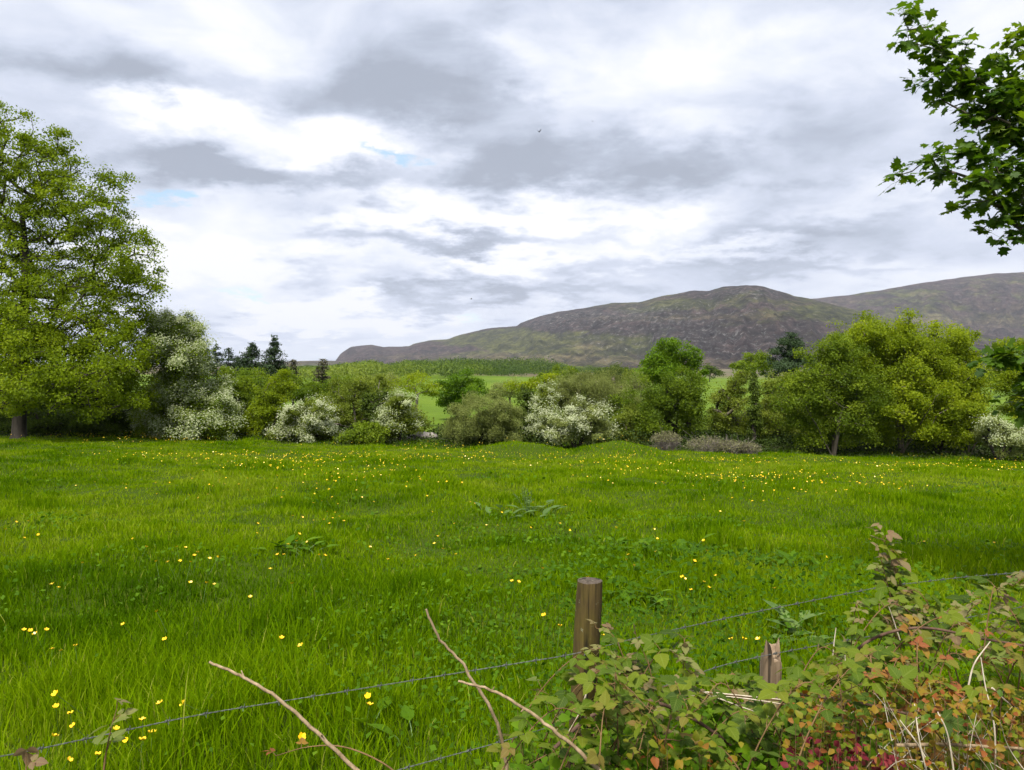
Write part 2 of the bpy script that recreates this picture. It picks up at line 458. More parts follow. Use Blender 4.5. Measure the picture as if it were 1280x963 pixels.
def build_sky():
    w = bpy.data.worlds.new('World'); SC.world = w; w.use_nodes = True
    t = w.node_tree; t.nodes.clear(); g = G(t)
    sky = g.n('ShaderNodeTexSky', {'sky_type': 'NISHITA', 'sun_disc': False})
    sky.sun_elevation = math.asin(SUN[2]); sky.sun_rotation = math.atan2(SUN[0], SUN[1])
    sky.air_density = 1.0; sky.dust_density = .6
    d = g.n('ShaderNodeTexCoord').outputs['Generated']
    s = g.n('ShaderNodeSeparateXYZ', Vector=d)
    x, y, z = s.outputs
    az = g.math('ARCTAN2', x, y)
    el = g.math('ARCSINE', z)
    zc = g.math('ADD', g.math('MAXIMUM', z, 0.0), .20)
    uv = g.n('ShaderNodeCombineXYZ', X=g.math('DIVIDE', x, zc), Y=g.math('DIVIDE', y, zc), Z=0.0).outputs[0]
    # gentle warp so cloud edges curl
    wn = g.n('ShaderNodeTexNoise', Vector=uv, Scale=1.9, Detail=2.0)
    warp = g.n('ShaderNodeVectorMath', {'operation': 'MULTIPLY_ADD'}, i0=wn.outputs['Color'], i1=(.28, .28, 0), i2=uv).outputs[0]
    off = g.n('ShaderNodeVectorMath', {'operation': 'ADD'}, i0=warp, i1=(-.04, -.13, 0)).outputs[0]

    def billow(v):
        lo = g.noise(v, 1.15, 2, .5)
        return lo

    def puff(dz):
        q = g.n('ShaderNodeMapping', Vector=d, Location=(0, 0, dz), Scale=(3.4, 3.4, 8.5)).outputs[0]
        wq = g.n('ShaderNodeTexNoise', Vector=q, Scale=.9, Detail=2.0)
        q = g.n('ShaderNodeVectorMath', {'operation': 'MULTIPLY_ADD'}, i0=wq.outputs['Color'], i1=(.9, .9, .7), i2=q).outputs[0]
        return g.noise(q, 1.35, 9, .57, .1)
    n1 = g.math('ADD', g.math('MULTIPLY', billow(warp), .42), g.math('MULTIPLY', puff(0.0), .58))
    n2 = g.math('ADD', g.math('MULTIPLY', billow(off), .42), g.math('MULTIPLY', puff(.30), .58))
    big = g.noise(uv, .5, 2, .5)

    def blob(px, py, rx, ry, amt):
        v = at(px, py, 1.0) - np.array([0, 0, EYE]); v = v / np.linalg.norm(v)
        a0 = math.atan2(v[0], v[1]); e0 = math.asin(v[2])
        da = g.math('DIVIDE', g.math('SUBTRACT', azw, a0), rx / F)
        de = g.math('DIVIDE', g.math('SUBTRACT', elw, e0), ry / F)
        q = g.math('ADD', g.math('MULTIPLY', da, da), g.math('MULTIPLY', de, de))
        return g.math('MULTIPLY', g.math('EXPONENT', g.math('MULTIPLY', q, -1.0)), amt)

    def total(lst):
        acc = None
        for b in lst:
            k = blob(*b)
            acc = k if acc is None else g.math('ADD', acc, k)
        return acc
    # ragged outlines for the individual clouds
    rag = g.n('ShaderNodeTexNoise', Vector=uv, Scale=3.0, Detail=7.0, Roughness=.62)
    rs = g.n('ShaderNodeSeparateXYZ', Vector=rag.outputs['Color'])
    azw = g.math('ADD', az, g.math('MULTIPLY', g.math('SUBTRACT', rs.outputs[0], .5), .42))
    elw = g.math('ADD', el, g.math('MULTIPLY', g.math('SUBTRACT', rs.outputs[1], .5), .16))
    lump = g.noise(g.n('ShaderNodeMapping', Vector=d, Scale=(7, 7, 15)).outputs[0], 1.0, 6, .58, .3)
    shape = g.math('MULTIPLY', total(SKY_BLOBS), g.math('ADD', .15, g.math('MULTIPLY', lump, 1.75)))
    thick = g.math('SUBTRACT', n1, .5)
    relief = g.math('MULTIPLY', g.math('SUBTRACT', n1, n2), 2.3)
    br = g.math('ADD', g.math('ADD', .56, g.math('MULTIPLY', thick, -2.3)), g.math('MULTIPLY', g.math('SUBTRACT', big, .5), -.35))
    br = g.math('ADD', g.math('ADD', br, relief), shape)
    br = g.math('ADD', g.math('MULTIPLY', g.math('SUBTRACT', br, .5), 1.2), .50)
    cloud = g.ramp(br, [(.0, (.42, .465, .56)), (.25, (.53, .585, .705)), (.5, (.69, .745, .885)), (.75, (.87, .91, 1.01)), (1.05, (1.04, 1.04, 1.04))])
    gain = g.n('ShaderNodeVectorMath', {'operation': 'SCALE'}, i0=cloud); gain.inputs['Scale'].default_value = CLOUD / SKY_STRENGTH
    hole = g.math('ADD', g.math('ADD', g.math('MULTIPLY', g.noise(off, .9, 7, .55), -1.0), total(HOLES)), .30)
    hole = g.n('ShaderNodeMapRange', {'interpolation_type': 'SMOOTHSTEP'}, Value=hole, i1=.02, i2=.34).outputs[0]
    hole = g.math('MULTIPLY', hole, .8)
    blue = g.n('ShaderNodeVectorMath', {'operation': 'SCALE'}, i0=sky.outputs[0]); blue.inputs['Scale'].default_value = 1.0
    skycol = g.mix(.45, blue.outputs[0], rgb((.45 * CLOUD / SKY_STRENGTH, .80 * CLOUD / SKY_STRENGTH, 1.0 * CLOUD / SKY_STRENGTH)))
    col = g.mix(hole, gain.outputs[0], skycol)
    bg = g.n('ShaderNodeBackground', Color=col, Strength=SKY_STRENGTH)
    o = g.n('ShaderNodeOutputWorld', Surface=bg)
    w.cycles.sampling_method = 'MANUAL'; w.cycles.sample_map_resolution = 512


SKY_STRENGTH = .1
CLOUD = .515          # cloud brightness before the exposure below
SKY_BLOBS = [(560, 262, 190, 24, .50), (225, 148, 80, 22, .52), (240, 320, 120, 34, .38), (435, 185, 70, 24, .6), (420, 395, 130, 22, .5), (720, 276, 110, 16, .45), (640, 325, 120, 13, .55),
             (840, 100, 100, 45, .16), (1020, 50, 90, 28, .22), (680, 85, 60, 46, .32), (860, 312, 140, 12, .35), (200, 40, 300, 40, .12), (340, 350, 180, 60, .2), (1080, 240, 90, 30, .2),
             (470, 115, 190, 32, -.45), (310, 224, 190, 20, -.55), (110, 95, 90, 36, -.40), (500, 303, 130, 18, -.55), (820, 212, 240, 28, -.42), (620, 370, 190, 15, -.5),
             (1010, 285, 130, 20, -.3), (640, 190, 60, 34, -.3), (1000, 335, 160, 12, -.28), (560, 45, 120, 24, -.2), (400, 345, 60, 10, -.3), (330, 425, 120, 10, -.3), (1060, 140, 120, 30, -.15)]
HOLES = [(495, 203, 50, 10, .55), (190, 256, 48, 11, .52), (280, 372, 60, 9, .42), (545, 396, 60, 8, .42), (20, 250, 60, 40, .25), (400, 445, 60, 8, .25)]
build_sky()

# ---------------------------------------------------------------- ground, hills
def build_ground():
    def axis(segs):
        return np.unique(np.concatenate([np.arange(a, b, s) for a, b, s in segs]))
    ys = axis([(-9000, -1000, 1000), (-1000, -100, 150), (-100, -10, 15), (-10, 0, 1), (0, 45, .3), (45, 90, 2.0), (90, 400, 12), (400, 1500, 50), (1500, 12001, 500)])
    xs = axis([(-9000, -1000, 500), (-1000, -100, 45), (-100, -36, 4), (-36, 36, .35), (36, 100, 4), (100, 1000, 45), (1000, 9001, 500)])
    X, Y = np.meshgrid(xs, ys)
    Z = ground(X, Y)
    nx = len(xs)
    i = np.arange(len(ys) - 1)[:, None] * nx + np.arange(nx - 1)[None]
    f = np.stack([i, i + 1, i + nx + 1, i + nx], -1).reshape(-1, 4)
    mb = MB().add(np.stack([X, Y, Z], -1).reshape(-1, 3), f)
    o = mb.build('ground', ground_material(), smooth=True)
    tag(o, 'green meadow ground reaching back to the far fields', kind='structure')


def build_hill(name, label, ridge, dist, base, far, seed):
    px = np.linspace(ridge[0][0], ridge[-1][0], 560)
    ry = np.interp(px, [r[0] for r in ridge], [r[1] for r in ridge])
    D = np.interp(px, [r[0] for r in dist], [r[1] for r in dist])
    B = np.interp(px, [r[0] for r in base], [r[1] for r in base])
    t = np.concatenate([np.linspace(0, 1, 110), np.linspace(1.03, 1.6, 14)])
    PX, T = np.meshgrid(px, t)
    d = B + (D - B) * T
    top = at(px, ry, D)[:, 2]
    zb = -12.0
    # hillside: gentle foot, steep craggy face, rounded top
    q = np.interp(t, [0, .2, .42, .55, .72, .86, 1.0, 1.2, 1.6], [0, .10, .27, .46, .70, .88, 1.0, .8, -.1])
    # shelf wobble varies along the hill
    wob = .13 * (fbm(PX * .006, T * 3.0, seed, 4) - .5) * np.sin(np.clip(T, 0, 1) * math.pi) ** 2 * 2
    Z = zb + (top - zb)[None] * (q[:, None] + wob)
    P = at(PX, 455, d)
    X, Y = P[..., 0], P[..., 1]
    fade = np.clip(np.sin(np.clip(T, 0, 1.0) * math.pi), 0, 1)
    crag = np.abs(fbm(X * .006, Y * .006, seed + 3, 5) - .5) * 2
    gul = np.abs(fbm(PX * .035, T * 2.2, seed + 13, 4) - .5) * 2
    Z = Z - gul * 34 * fade * (top / 200)[None]
    Z = Z - crag * 40 * fade * (top / 200)[None] + 10 * (fbm(X * .02, Y * .02, seed + 7, 4) - .5) * fade
    Z = Z + 4.5 * (fbm(PX * .09, T * 9, seed + 9, 4) - .5) * np.clip((top / 120)[None], .25, 1.2) * sstep(.55, .98, T)
    n = len(px)
    i = np.arange(len(t) - 1)[:, None] * n + np.arange(n - 1)[None]
    f = np.stack([i, i + 1, i + n + 1, i + n], -1).reshape(-1, 4)
    mb = MB().add(np.stack([X, Y, Z], -1).reshape(-1, 3), f)
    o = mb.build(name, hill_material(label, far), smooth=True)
    me = o.data
    veg = .48 + .0 * T; tan = .46 + 0 * T; rock = .15 + 0 * T

    def g2(cx, cy, rx, ry_):
        ang = at(CX, 0, 1.0)
        py = HY - (Z - EYE) / d * F        # where this slope sits above the horizon, in angle
        return np.exp(-(((PX - cx) / rx) ** 2 + ((py - cy) / ry_) ** 2))
    if not far:
        for a in ((900, 420, 120, 26, -.22), (680, 398, 60, 12, -.2), (500, 440, 60, 6, -.15), (600, 424, 60, 8, .12), (700, 430, 110, 14, .30), (640, 450, 120, 10, .25), (800, 378, 90, 6, .08), (740, 400, 70, 10, -.16), (560, 436, 100, 8, -.10), (980, 395, 60, 12, .1), (460, 445, 60, 8, -.1)):
            veg = veg + a[4] * g2(*a[:4])
        for a in ((770, 432, 60, 7, .26), (900, 397, 110, 4, .32), (560, 446, 140, 5, .22), (720, 448, 90, 6, .3), (850, 455, 200, 8, .2)):
            tan = tan + a[4] * g2(*a[:4])
        for a in ((880, 425, 150, 28, .30), (700, 400, 110, 14, .25), (800, 390, 110, 10, .3), (930, 366, 60, 8, .4)):
            rock = rock + a[4] * g2(*a[:4])
    else:
        veg = veg - .04; tan = tan + .08
        for a in ((1210, 425, 90, 14, -.35),): veg = veg + a[4] * g2(*a[:4])
        for a in ((1230, 400, 120, 8, .2),): tan = tan + a[4] * g2(*a[:4])
    for nm, arr in (('veg', veg), ('tan', tan), ('rock', rock)):
        at_ = me.attributes.new(nm, 'FLOAT', 'POINT'); at_.data.foreach_set('value', arr.astype(np.float32).ravel())
    tag(o, label, kind='structure')


build_ground()
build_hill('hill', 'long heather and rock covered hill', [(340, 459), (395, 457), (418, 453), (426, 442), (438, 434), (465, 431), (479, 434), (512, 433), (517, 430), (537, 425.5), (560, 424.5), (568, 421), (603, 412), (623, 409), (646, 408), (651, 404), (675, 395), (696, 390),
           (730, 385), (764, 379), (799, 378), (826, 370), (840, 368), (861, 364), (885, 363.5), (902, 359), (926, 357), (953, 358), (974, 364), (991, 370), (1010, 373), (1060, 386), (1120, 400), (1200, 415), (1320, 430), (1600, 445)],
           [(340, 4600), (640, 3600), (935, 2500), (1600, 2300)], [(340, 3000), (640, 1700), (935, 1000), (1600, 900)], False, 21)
build_hill('far_hill', 'broad brown moorland hill behind', [(860, 400), (960, 384), (1010, 374), (1060, 369), (1100, 363), (1150, 354), (1200, 347), (1240, 342), (1290, 340), (1400, 344), (1600, 338), (1900, 360), (2600, 430)],
           [(860, 4300), (2600, 3600)], [(860, 2300), (2600, 1800)], True, 55)


def build_low_far_land():
    """low brown land between the wood and the sky on the left"""
    px = np.linspace(-900, 520, 160); t = np.linspace(0, 1, 12)
    top = 455.5 - 3.0 * sstep(250, 400, px) - 2.5 * fbm(px * .02, px * 0, 77, 4)
    PX, T = np.meshgrid(px, t)
    d = 2600 + 2200 * T
    P = at(PX, 455, d)
    Z = -13 + (at(px, top, 4000.)[:, 2] + 13)[None] * np.sin(T * math.pi)
    n = len(px)
    i = np.arange(len(t) - 1)[:, None] * n + np.arange(n - 1)[None]
    f = np.stack([i, i + 1, i + n + 1, i + n], -1).reshape(-1, 4)
    o = MB().add(np.stack([P[..., 0], P[..., 1], Z], -1).reshape(-1, 3), f).build('far_land', bpy.data.materials['broad brown moorland hill behind'], smooth=True)
    for nm, v in (('veg', .5), ('tan', .6), ('rock', 0)):
        a = o.data.attributes.new(nm, 'FLOAT', 'POINT'); a.data.foreach_set('value', np.full(PX.size, v, np.float32))
    tag(o, 'low brown land at the horizon', kind='structure')


build_low_far_land()


def build_woods():
    mb = MB()
    cen = []
    n = 0
    while n < 2000:
        px = random.uniform(330, 860)
        d = 230 * (1500 / 230) ** random.random()
        lo = np.interp(px, [330, 420, 560, 700, 860], [700, 1000, 1500, 1100, 650])
        if d > lo or d < np.interp(px, [330, 400, 560, 660, 700, 860], [260, 250, 280, 420, 520, 560]): continue
        p = at(px, 455, d); z = float(ground(p[0], p[1]))
        top = np.interp(px, [330, 400, 450, 560, 640, 690, 760, 860], [462, 456, 451, 448, 446, 450, 460, 464])
        top = top + 9 * (float(vnoise(px * .035, 3.7, 5)) - .35) + 5 * (float(vnoise(px * .11, 8.1, 6)) - .5)
        hmax = at(px, top, d)[2]
        h = min(random.uniform(5, 16), max(4, (hmax - z) * random.uniform(.6, 1.05)))
        cen.append((p[0], p[1], z, h)); n += 1
    for x, y, z, h in cen:
        k = 120
        u = unit(rng.normal(size=(k, 3)))
        r = h * random.uniform(.5, 1.2)
        wt = float(fbm(x * .012, y * .006, 201, 3))
        h = h * (.55 + .9 * float(fbm(x * .01, y * .01, 207, 2)))
        pos = u * np.array([r * 1.15, r * 1.15, h * .42]) * rng.uniform(.5, 1.0, (k, 1)) + np.array([x, y, z + h * .52])
        scatter(mb, *QUAD, pos, frames(u * .6 + rng.normal(size=(k, 3)) * .8), rng.uniform(.4, 1.0, k) * (.5 + h * .10), np.clip(random.gauss(.5, .10) + 2.2 * (wt - .5) + rng.normal(size=k) * .15, 0, 1))
    o = mb.build('woods', M['woods'])
    tag(o, 'far broadleaf wood covering the foot of the hill', kind='stuff')


build_woods()

# ---------------------------------------------------------------- trees
def skeleton(base, top, tips, r_tip, wob=.06, arch=.12, stems=1, power=.46, lean=None):
    """branch network from the stem(s) to every tip: list of edges with radii"""
    P = [np.array(base, float)]; par = [-1]
    top = np.array(top, float)
    H = np.linalg.norm(top - P[0])
    for s in range(stems):
        last = 0
        tt = top + (rng.normal(size=3) * np.array([.35, .35, .1]) * H if stems > 1 else 0)
        for k in range(1, 8):
            f = k / 7
            q = np.array(base) + (tt - np.array(base)) * f + rng.normal(size=3) * wob * H * .25 * np.array([1, 1, .2]) * f
            P.append(q); par.append(last); last = len(P) - 1
    order = np.argsort(np.linalg.norm(tips - top, axis=1) + np.linalg.norm(tips[:, :2] - np.array(base)[:2], axis=1))
    tipn = []
    start = len(P)
    for i in order:
        t = tips[i]
        A = np.array(P)
        dv = t - A
        dist = np.linalg.norm(dv, axis=1)
        cost = dist + .9 * np.clip(A[:, 2] - t[2] + .15 * dist, 0, None)
        cost[0] += H * .8
        cost[1:3] += H * .3
        j = int(np.argmin(cost))
        L = dist[j]
        m = max(1, min(5, int(L / (.10 * H + .05))))
        last = j
        for k in range(1, m + 1):
            f = k / m
            q = A[j] + (t - A[j]) * f + np.array([0, 0, arch * L * math.sin(f * math.pi)]) + (rng.normal(size=3) * .05 * L if k < m else 0)
            P.append(q); par.append(last); last = len(P) - 1
        tipn.append(last)
    P = np.array(P); cnt = np.zeros(len(P))
    for i in tipn: cnt[i] += 1
    for i in range(len(P) - 1, 0, -1): cnt[par[i]] += cnt[i]
    rad = r_tip * np.maximum(cnt, 1) ** power
    return P, np.array(par), rad


def limbs(mb, P, par, rad, sides=6, tint=.5):
    idx = np.arange(1, len(P)); a = P[par[idx]]; b = P[idx]
    ra = np.minimum(rad[par[idx]], rad[idx] * 1.35); rb = rad[idx]
    ax = unit(b - a)
    ref = np.where(np.abs(ax[:, 2:3]) < .9, np.array([[0, 0, 1.0]]), np.array([[1.0, 0, 0]]))
    u = unit(np.cross(ax, ref)); w = np.cross(ax, u)
    ang = np.arange(sides) * 2 * math.pi / sides
    ring = np.cos(ang)[None, :, None] * u[:, None] + np.sin(ang)[None, :, None] * w[:, None]
    lo = a[:, None] + ring * ra[:, None, None]; hi = (b + ax * rb[:, None] * .3)[:, None] + ring * rb[:, None, None]
    V = np.concatenate([lo, hi], 1)
    k = np.arange(sides); f = np.stack([k, (k + 1) % sides, (k + 1) % sides + sides, k + sides], 1)
    Fc = (f[None] + (np.arange(len(idx)) * 2 * sides)[:, None, None]).reshape(-1, 4)
    mb.add(V.reshape(-1, 3), Fc, tint)


COVER = 1.7


def tree(name, label, cat, base_px, d, lobes, leaf=.10, cover=3.2, mat='mid', bark='bark', trunk_r=.12, cl=.55, flat=.55, stems=1, blossom=0, bmat='blossom',
         template=QUAD, group=None, up=.35, gap=0.0, arch=.12, base_y=None, tip_r=.010, inner=.45, extra=None, bside=0.0, bdens=.6, parts=('trunk', 'crown'), tint_mu=.5, leafsd=.16, depth=.9, grow=1.1, stalked=False):
    if base_y is None:
        b = at(base_px, 455, d); base = np.array([b[0], b[1], float(ground(b[0], b[1])) - .08])
    else:
        base = at(base_px, base_y, d)
    root = empty(name, base); tag(root, label, cat, group)
    cl = cl * .8
    cl_pos = []; cl_out = []; cl_n = []; cl_r = []
    for lb in lobes:
        px, py, rx, ry = lb[:4]
        dd = (lb[4] if len(lb) > 4 else d + rng.normal() * rx / F * d * .25)
        c = at(px, py, dd)
        R = np.array([rx * grow, rx * depth, ry * grow]) / F * d
        area = math.pi * R[0] * R[2]
        k = max(3, int(area / (math.pi * cl * cl) * 3.2))
        u = unit(rng.normal(size=(k * 2, 3)))
        keep = (u[:, 2] > -.35) | (rng.random(len(u)) < .55)
        u = u[keep][:k]; k = len(u)
        rr = rng.random(k) ** inner
        p = c + u * R * rr[:, None]
        tarea = .17 if template is NARROW else .34
        nl = area * cover * COVER / (leaf * leaf * tarea)
        w = rng.uniform(.35, 1.6, k); w[rng.random(k) < gap] *= .15
        cl_pos.append(p); cl_out.append(u * rr[:, None]); cl_n.append(nl * w / w.sum()); cl_r.append(cl * rng.uniform(.6, 1.3, k))
    tips = np.concatenate(cl_pos); outv = np.concatenate(cl_out); ns = np.concatenate(cl_n).astype(int); rs = np.concatenate(cl_r)
    gz = ground(tips[:, 0], tips[:, 1]) + .15
    tips[:, 2] = np.maximum(tips[:, 2], gz)
    # trunk and limbs
    ctop = tips.mean(0); ctop[2] = base[2] + (tips[:, 2].max() - base[2]) * (.62 if stems == 1 else .4)
    ctop[:2] = base[:2] + (ctop[:2] - base[:2]) * .55
    P, par, rad = skeleton(base, ctop, tips, tip_r, stems=stems, arch=arch)
    grade = np.log(np.maximum(rad / tip_r, 1.0)) / max(1e-6, math.log(max(rad[1] / tip_r, 1.01)))
    rad = np.minimum(rad * (trunk_r / rad[1]) ** np.clip(grade, 0, 1.0), trunk_r)
    # flare at the foot
    mb = MB(); limbs(mb, P, par, rad, 7 if trunk_r > .2 else 5)
    if trunk_r > .2:
        d1 = (P[1] - base)
        fr = np.array([-.12, .02, .10, .25, .5, 1.0])
        mb.tube(base + d1 * fr[:, None], trunk_r * np.array([1.7, 1.42, 1.2, 1.08, 1.02, .98]), 12, cap=False)
    mb.build(parts[0], M[bark], root, origin=base)
    # foliage
    who = np.repeat(np.arange(len(tips)), ns)
    n = len(who)
    off = np.clip(rng.normal(size=(n, 3)), -1.9, 1.9) * np.array([.55, .55, .55 * flat]) * rs[who][:, None]
    pos = tips[who] + off
    pos[:, 2] -= .12 * rs[who] * (np.linalg.norm(off[:, :2], axis=1) / rs[who]) ** 2
    nr = rng.normal(size=(n, 3)) + np.array([0, 0, up]) + outv[who] * .8 + np.array([0, -.25, 0])
    sz = leaf * rng.uniform(.65, 1.3, n)
    ctint = np.clip(rng.normal(tint_mu, .17, len(tips)), 0, 1)
    tint = np.clip(ctint[who] + rng.normal(size=n) * leafsd, 0, 1)
    if blossom > 0:
        # flower sprays sit on the outside of the outer clusters
        bscore = np.linalg.norm(outv, axis=1) + .5 * outv[:, 2] + bside * outv[:, 0] + rng.normal(size=len(tips)) * .35
        isb = bscore > np.quantile(bscore, 1 - blossom)
        nb = (ns * (bdens * 1.5 * isb)).astype(int)
        wb = np.repeat(np.arange(len(tips)), nb)
        o2 = rng.normal(size=(len(wb), 3)) * np.array([.55, .55, .42]) * rs[wb][:, None]
        pb = tips[wb] + o2 + outv[wb] * .16 + np.array([0, 0, .06])
        bm_ = MB()
        scatter(bm_, *PETAL, pb, frames(rng.normal(size=(len(wb), 3)) * .6 + outv[wb] + np.array([0, -.3, .8])), rng.uniform(.6, 1.25, len(wb)) * leaf * .68, np.clip(rng.normal(.5, .25, len(wb)), 0, 1))
        bm_.build('blossom', M[bmat], root, origin=base)
    mb = MB()
    tv, tf = template[0], template[1]
    if stalked:
        # leaf stalks run from the twig end to every blade; blades point outward and droop
        axis = unit(off + np.array([0, 0, -.25]) * np.linalg.norm(off, axis=1)[:, None] + rng.normal(size=(n, 3)) * .02)
        nr = np.array([0, 0, 1.0]) * up + rng.normal(size=(n, 3)) * .45
        nr = nr - axis * (nr * axis).sum(1, keepdims=True)
        st = MB()
        for i in np.flatnonzero(pos[:, 0] / pos[:, 1] < .80):
            a = tips[who[i]]; b = pos[i]
            st.tube([a, (a + b) / 2 + [0, 0, .012], b], [.0016, .0012, .0010], 3, .5, cap=False)
        if st.n: st.build('leaf_stalks', M['greenstem'], root, origin=base)
        scatter(mb, tv, tf, pos, frames(nr, axis), sz, tint, template[2])
    else:
        scatter(mb, tv, tf, pos, frames(nr), sz, tint, template[2] if len(template) > 2 else None)
    mb.build(parts[1], M[mat], root, origin=base)
    return root


HEDGE = 'trees and shrubs along the far edge of the meadow'
SYC_T = palmate()


def build_trees():
    # big tree at the left
    tree('sycamore_tree', 'tall spreading green tree at the left edge with sky showing through its crown', 'tree', 22, 33,
         [(10, 205, 70, 60), (-70, 290, 110, 120), (55, 215, 45, 42), (95, 265, 60, 50), (130, 290, 45, 45), (150, 340, 45, 48), (165, 300, 22, 28), (40, 300, 80, 60), (40, 380, 85, 55), (-70, 420, 110, 75),
          (110, 360, 65, 45), (150, 395, 38, 30), (120, 430, 62, 40), (60, 455, 75, 42), (-30, 490, 75, 34), (-20, 155, 50, 32), (150, 480, 38, 24), (100, 490, 62, 24), (140, 235, 22, 22), (170, 350, 28, 26), (60, 490, 60, 26, 30), (20, 485, 45, 28, 29.5), (110, 470, 55, 26, 30), (130, 500, 45, 20, 30.5), (75, 445, 55, 30, 31), (140, 445, 40, 34, 31.5), (95, 410, 60, 36, 31.5), (30, 400, 50, 40, 31), (165, 440, 26, 30, 32), (15, 440, 40, 34, 30), (0, 450, 50, 40), (120, 505, 45, 20), (165, 495, 28, 18), (20, 420, 45, 40), (75, 185, 22, 20), (128, 222, 16, 14)],
         leaf=.10, cover=1.0, mat='syc', bark='darkbark', trunk_r=.27, cl=.52, flat=.6, gap=.38, tip_r=.010, inner=.36, grow=1.08, tint_mu=.36, leafsd=.10, group=HEDGE)
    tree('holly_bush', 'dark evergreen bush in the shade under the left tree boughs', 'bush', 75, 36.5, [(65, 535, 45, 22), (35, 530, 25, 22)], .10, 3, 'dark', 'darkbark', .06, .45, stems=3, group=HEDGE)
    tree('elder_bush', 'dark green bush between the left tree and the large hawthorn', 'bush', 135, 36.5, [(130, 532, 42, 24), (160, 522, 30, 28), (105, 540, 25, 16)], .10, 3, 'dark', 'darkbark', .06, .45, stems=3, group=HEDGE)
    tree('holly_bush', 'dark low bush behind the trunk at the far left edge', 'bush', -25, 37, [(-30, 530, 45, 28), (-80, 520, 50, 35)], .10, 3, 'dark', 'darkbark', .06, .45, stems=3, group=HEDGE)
    tree('hawthorn_tree', 'tallest flowering hawthorn, white with blossom, beside the big left tree', 'tree', 225, 34.5,
         [(215, 450, 34, 48), (238, 488, 40, 45), (258, 520, 34, 30), (205, 515, 36, 38), (198, 422, 20, 26), (240, 445, 20, 25), (275, 530, 18, 20), (225, 415, 20, 18), (222, 540, 50, 18)], .085, 3.2, 'mid', 'darkbark', .14, .42, .9, stems=2, blossom=.74, bmat='greyblossom', bside=.40, bdens=.8, tint_mu=.65, group=HEDGE)
    tree('elder_bush', 'rounded mid green bush against the right side of the tallest hawthorn', 'bush', 288, 37.5, [(288, 485, 22, 28), (280, 520, 22, 25), (300, 500, 14, 20)], .10, 3.4, 'mid', 'darkbark', .06, .45, stems=3, group=HEDGE)
    tree('shrub', 'dark green thicket standing behind the yellowish shrub left of the smaller hawthorn', 'shrub', 315, 42, [(315, 500, 30, 28), (330, 485, 25, 18), (300, 530, 20, 20)], .10, 3.2, 'mid', 'darkbark', .06, .5, stems=3, group=HEDGE, tint_mu=.2)
    tree('shrub', 'yellowish green shrub just left of the small white hawthorn', 'shrub', 338, 36.5, [(340, 505, 22, 26), (325, 530, 24, 22), (352, 485, 14, 20), (310, 543, 14, 12)], .09, 3.0, 'yellowgreen', 'bark', .05, .4, stems=4, group=HEDGE, tint_mu=.35)
    tree('hawthorn_bush', 'small rounded hawthorn bush thick with white blossom, left of the ivy stump', 'bush', 386, 35.5, [(388, 522, 28, 20), (366, 532, 18, 20), (408, 543, 18, 13), (385, 540, 30, 14), (345, 545, 10, 8)], .08, 3.4, 'olive', 'darkbark', .06, .34, .6, stems=4, blossom=.85, group=HEDGE)
    tree('willow_bush', 'thin olive grey bush with bare brown twigs behind the small hawthorn', 'bush', 445, 40, [(440, 505, 38, 30), (420, 520, 25, 24), (470, 497, 28, 24), (455, 480, 22, 10)], .085, 2.0, 'olive', 'twig', .05, .5, stems=7, group=HEDGE, gap=.3)
    tree('ivy_clad_stump', 'dark ivy covered forked stump between the small hawthorn and the round hawthorn', 'stump', 468, 37.5, [(464, 512, 9, 18), (470, 525, 10, 14), (478, 495, 6, 10), (458, 500, 5, 9)], .09, 3.2, 'dark', 'darkbark', .12, .22, .9, group=HEDGE)
    tree('elder_bush', 'leafy green bush at the field edge left of the round hawthorn', 'bush', 457, 35, [(457, 540, 24, 16), (440, 548, 14, 9), (472, 543, 12, 14)], .10, 3.2, 'mid', 'darkbark', .04, .38, stems=4, group=HEDGE)
    tree('hawthorn_tree', 'round pale flowering hawthorn beside the gap in the hedge', 'tree', 499, 36, [(498, 515, 21, 20), (490, 530, 16, 14), (510, 530, 14, 14), (500, 503, 14, 10)], .08, 3.6, 'olive', 'darkbark', .10, .34, .6, blossom=.6, bmat='greyblossom', group=HEDGE, tint_mu=.4)
    tree('ash_tree', 'thin half bare tree with yellow tips behind the round hawthorn', 'tree', 520, 60, [(520, 478, 24, 12), (535, 485, 16, 10), (500, 480, 14, 10)], .13, 1.2, 'yellowgreen', 'twig', .12, .7, group=HEDGE, gap=.4)
    tree('oak_tree', 'rounded bright green tree standing in the field beyond the hedge gap', 'tree', 572, 68, [(575, 485, 26, 18), (560, 497, 16, 16), (590, 490, 16, 16), (575, 500, 20, 14)], .15, 3.6, 'bright', 'darkbark', .22, .8, group='trees in the fields beyond the hedge', tint_mu=.35)
    tree('willow_bush', 'wide domed grey green willow bush right of the hedge gap', 'bush', 600, 36, [(600, 522, 36, 26), (578, 535, 24, 20), (628, 530, 24, 24), (610, 540, 40, 14)], .08, 3.4, 'willow', 'darkbark', .06, .45, .7, NARROW and 5, template=NARROW, group=HEDGE)
    tree('holly_tree', 'narrow dark upright tree right of the domed willow', 'tree', 660, 38.5, [(660, 500, 10, 20), (660, 525, 15, 22), (650, 540, 14, 14), (668, 545, 14, 10)], .09, 3.6, 'dark', 'darkbark', .08, .3, .9, group=HEDGE, tint_mu=.7)
    tree('hawthorn_tree', 'slender greyish flowering hawthorn beside the narrow dark tree', 'tree', 682, 37.5, [(683, 500, 12, 17), (680, 522, 18, 20), (672, 540, 16, 14)], .08, 3.0, 'olive', 'darkbark', .07, .34, .7, blossom=.6, bmat='greyblossom', group=HEDGE)
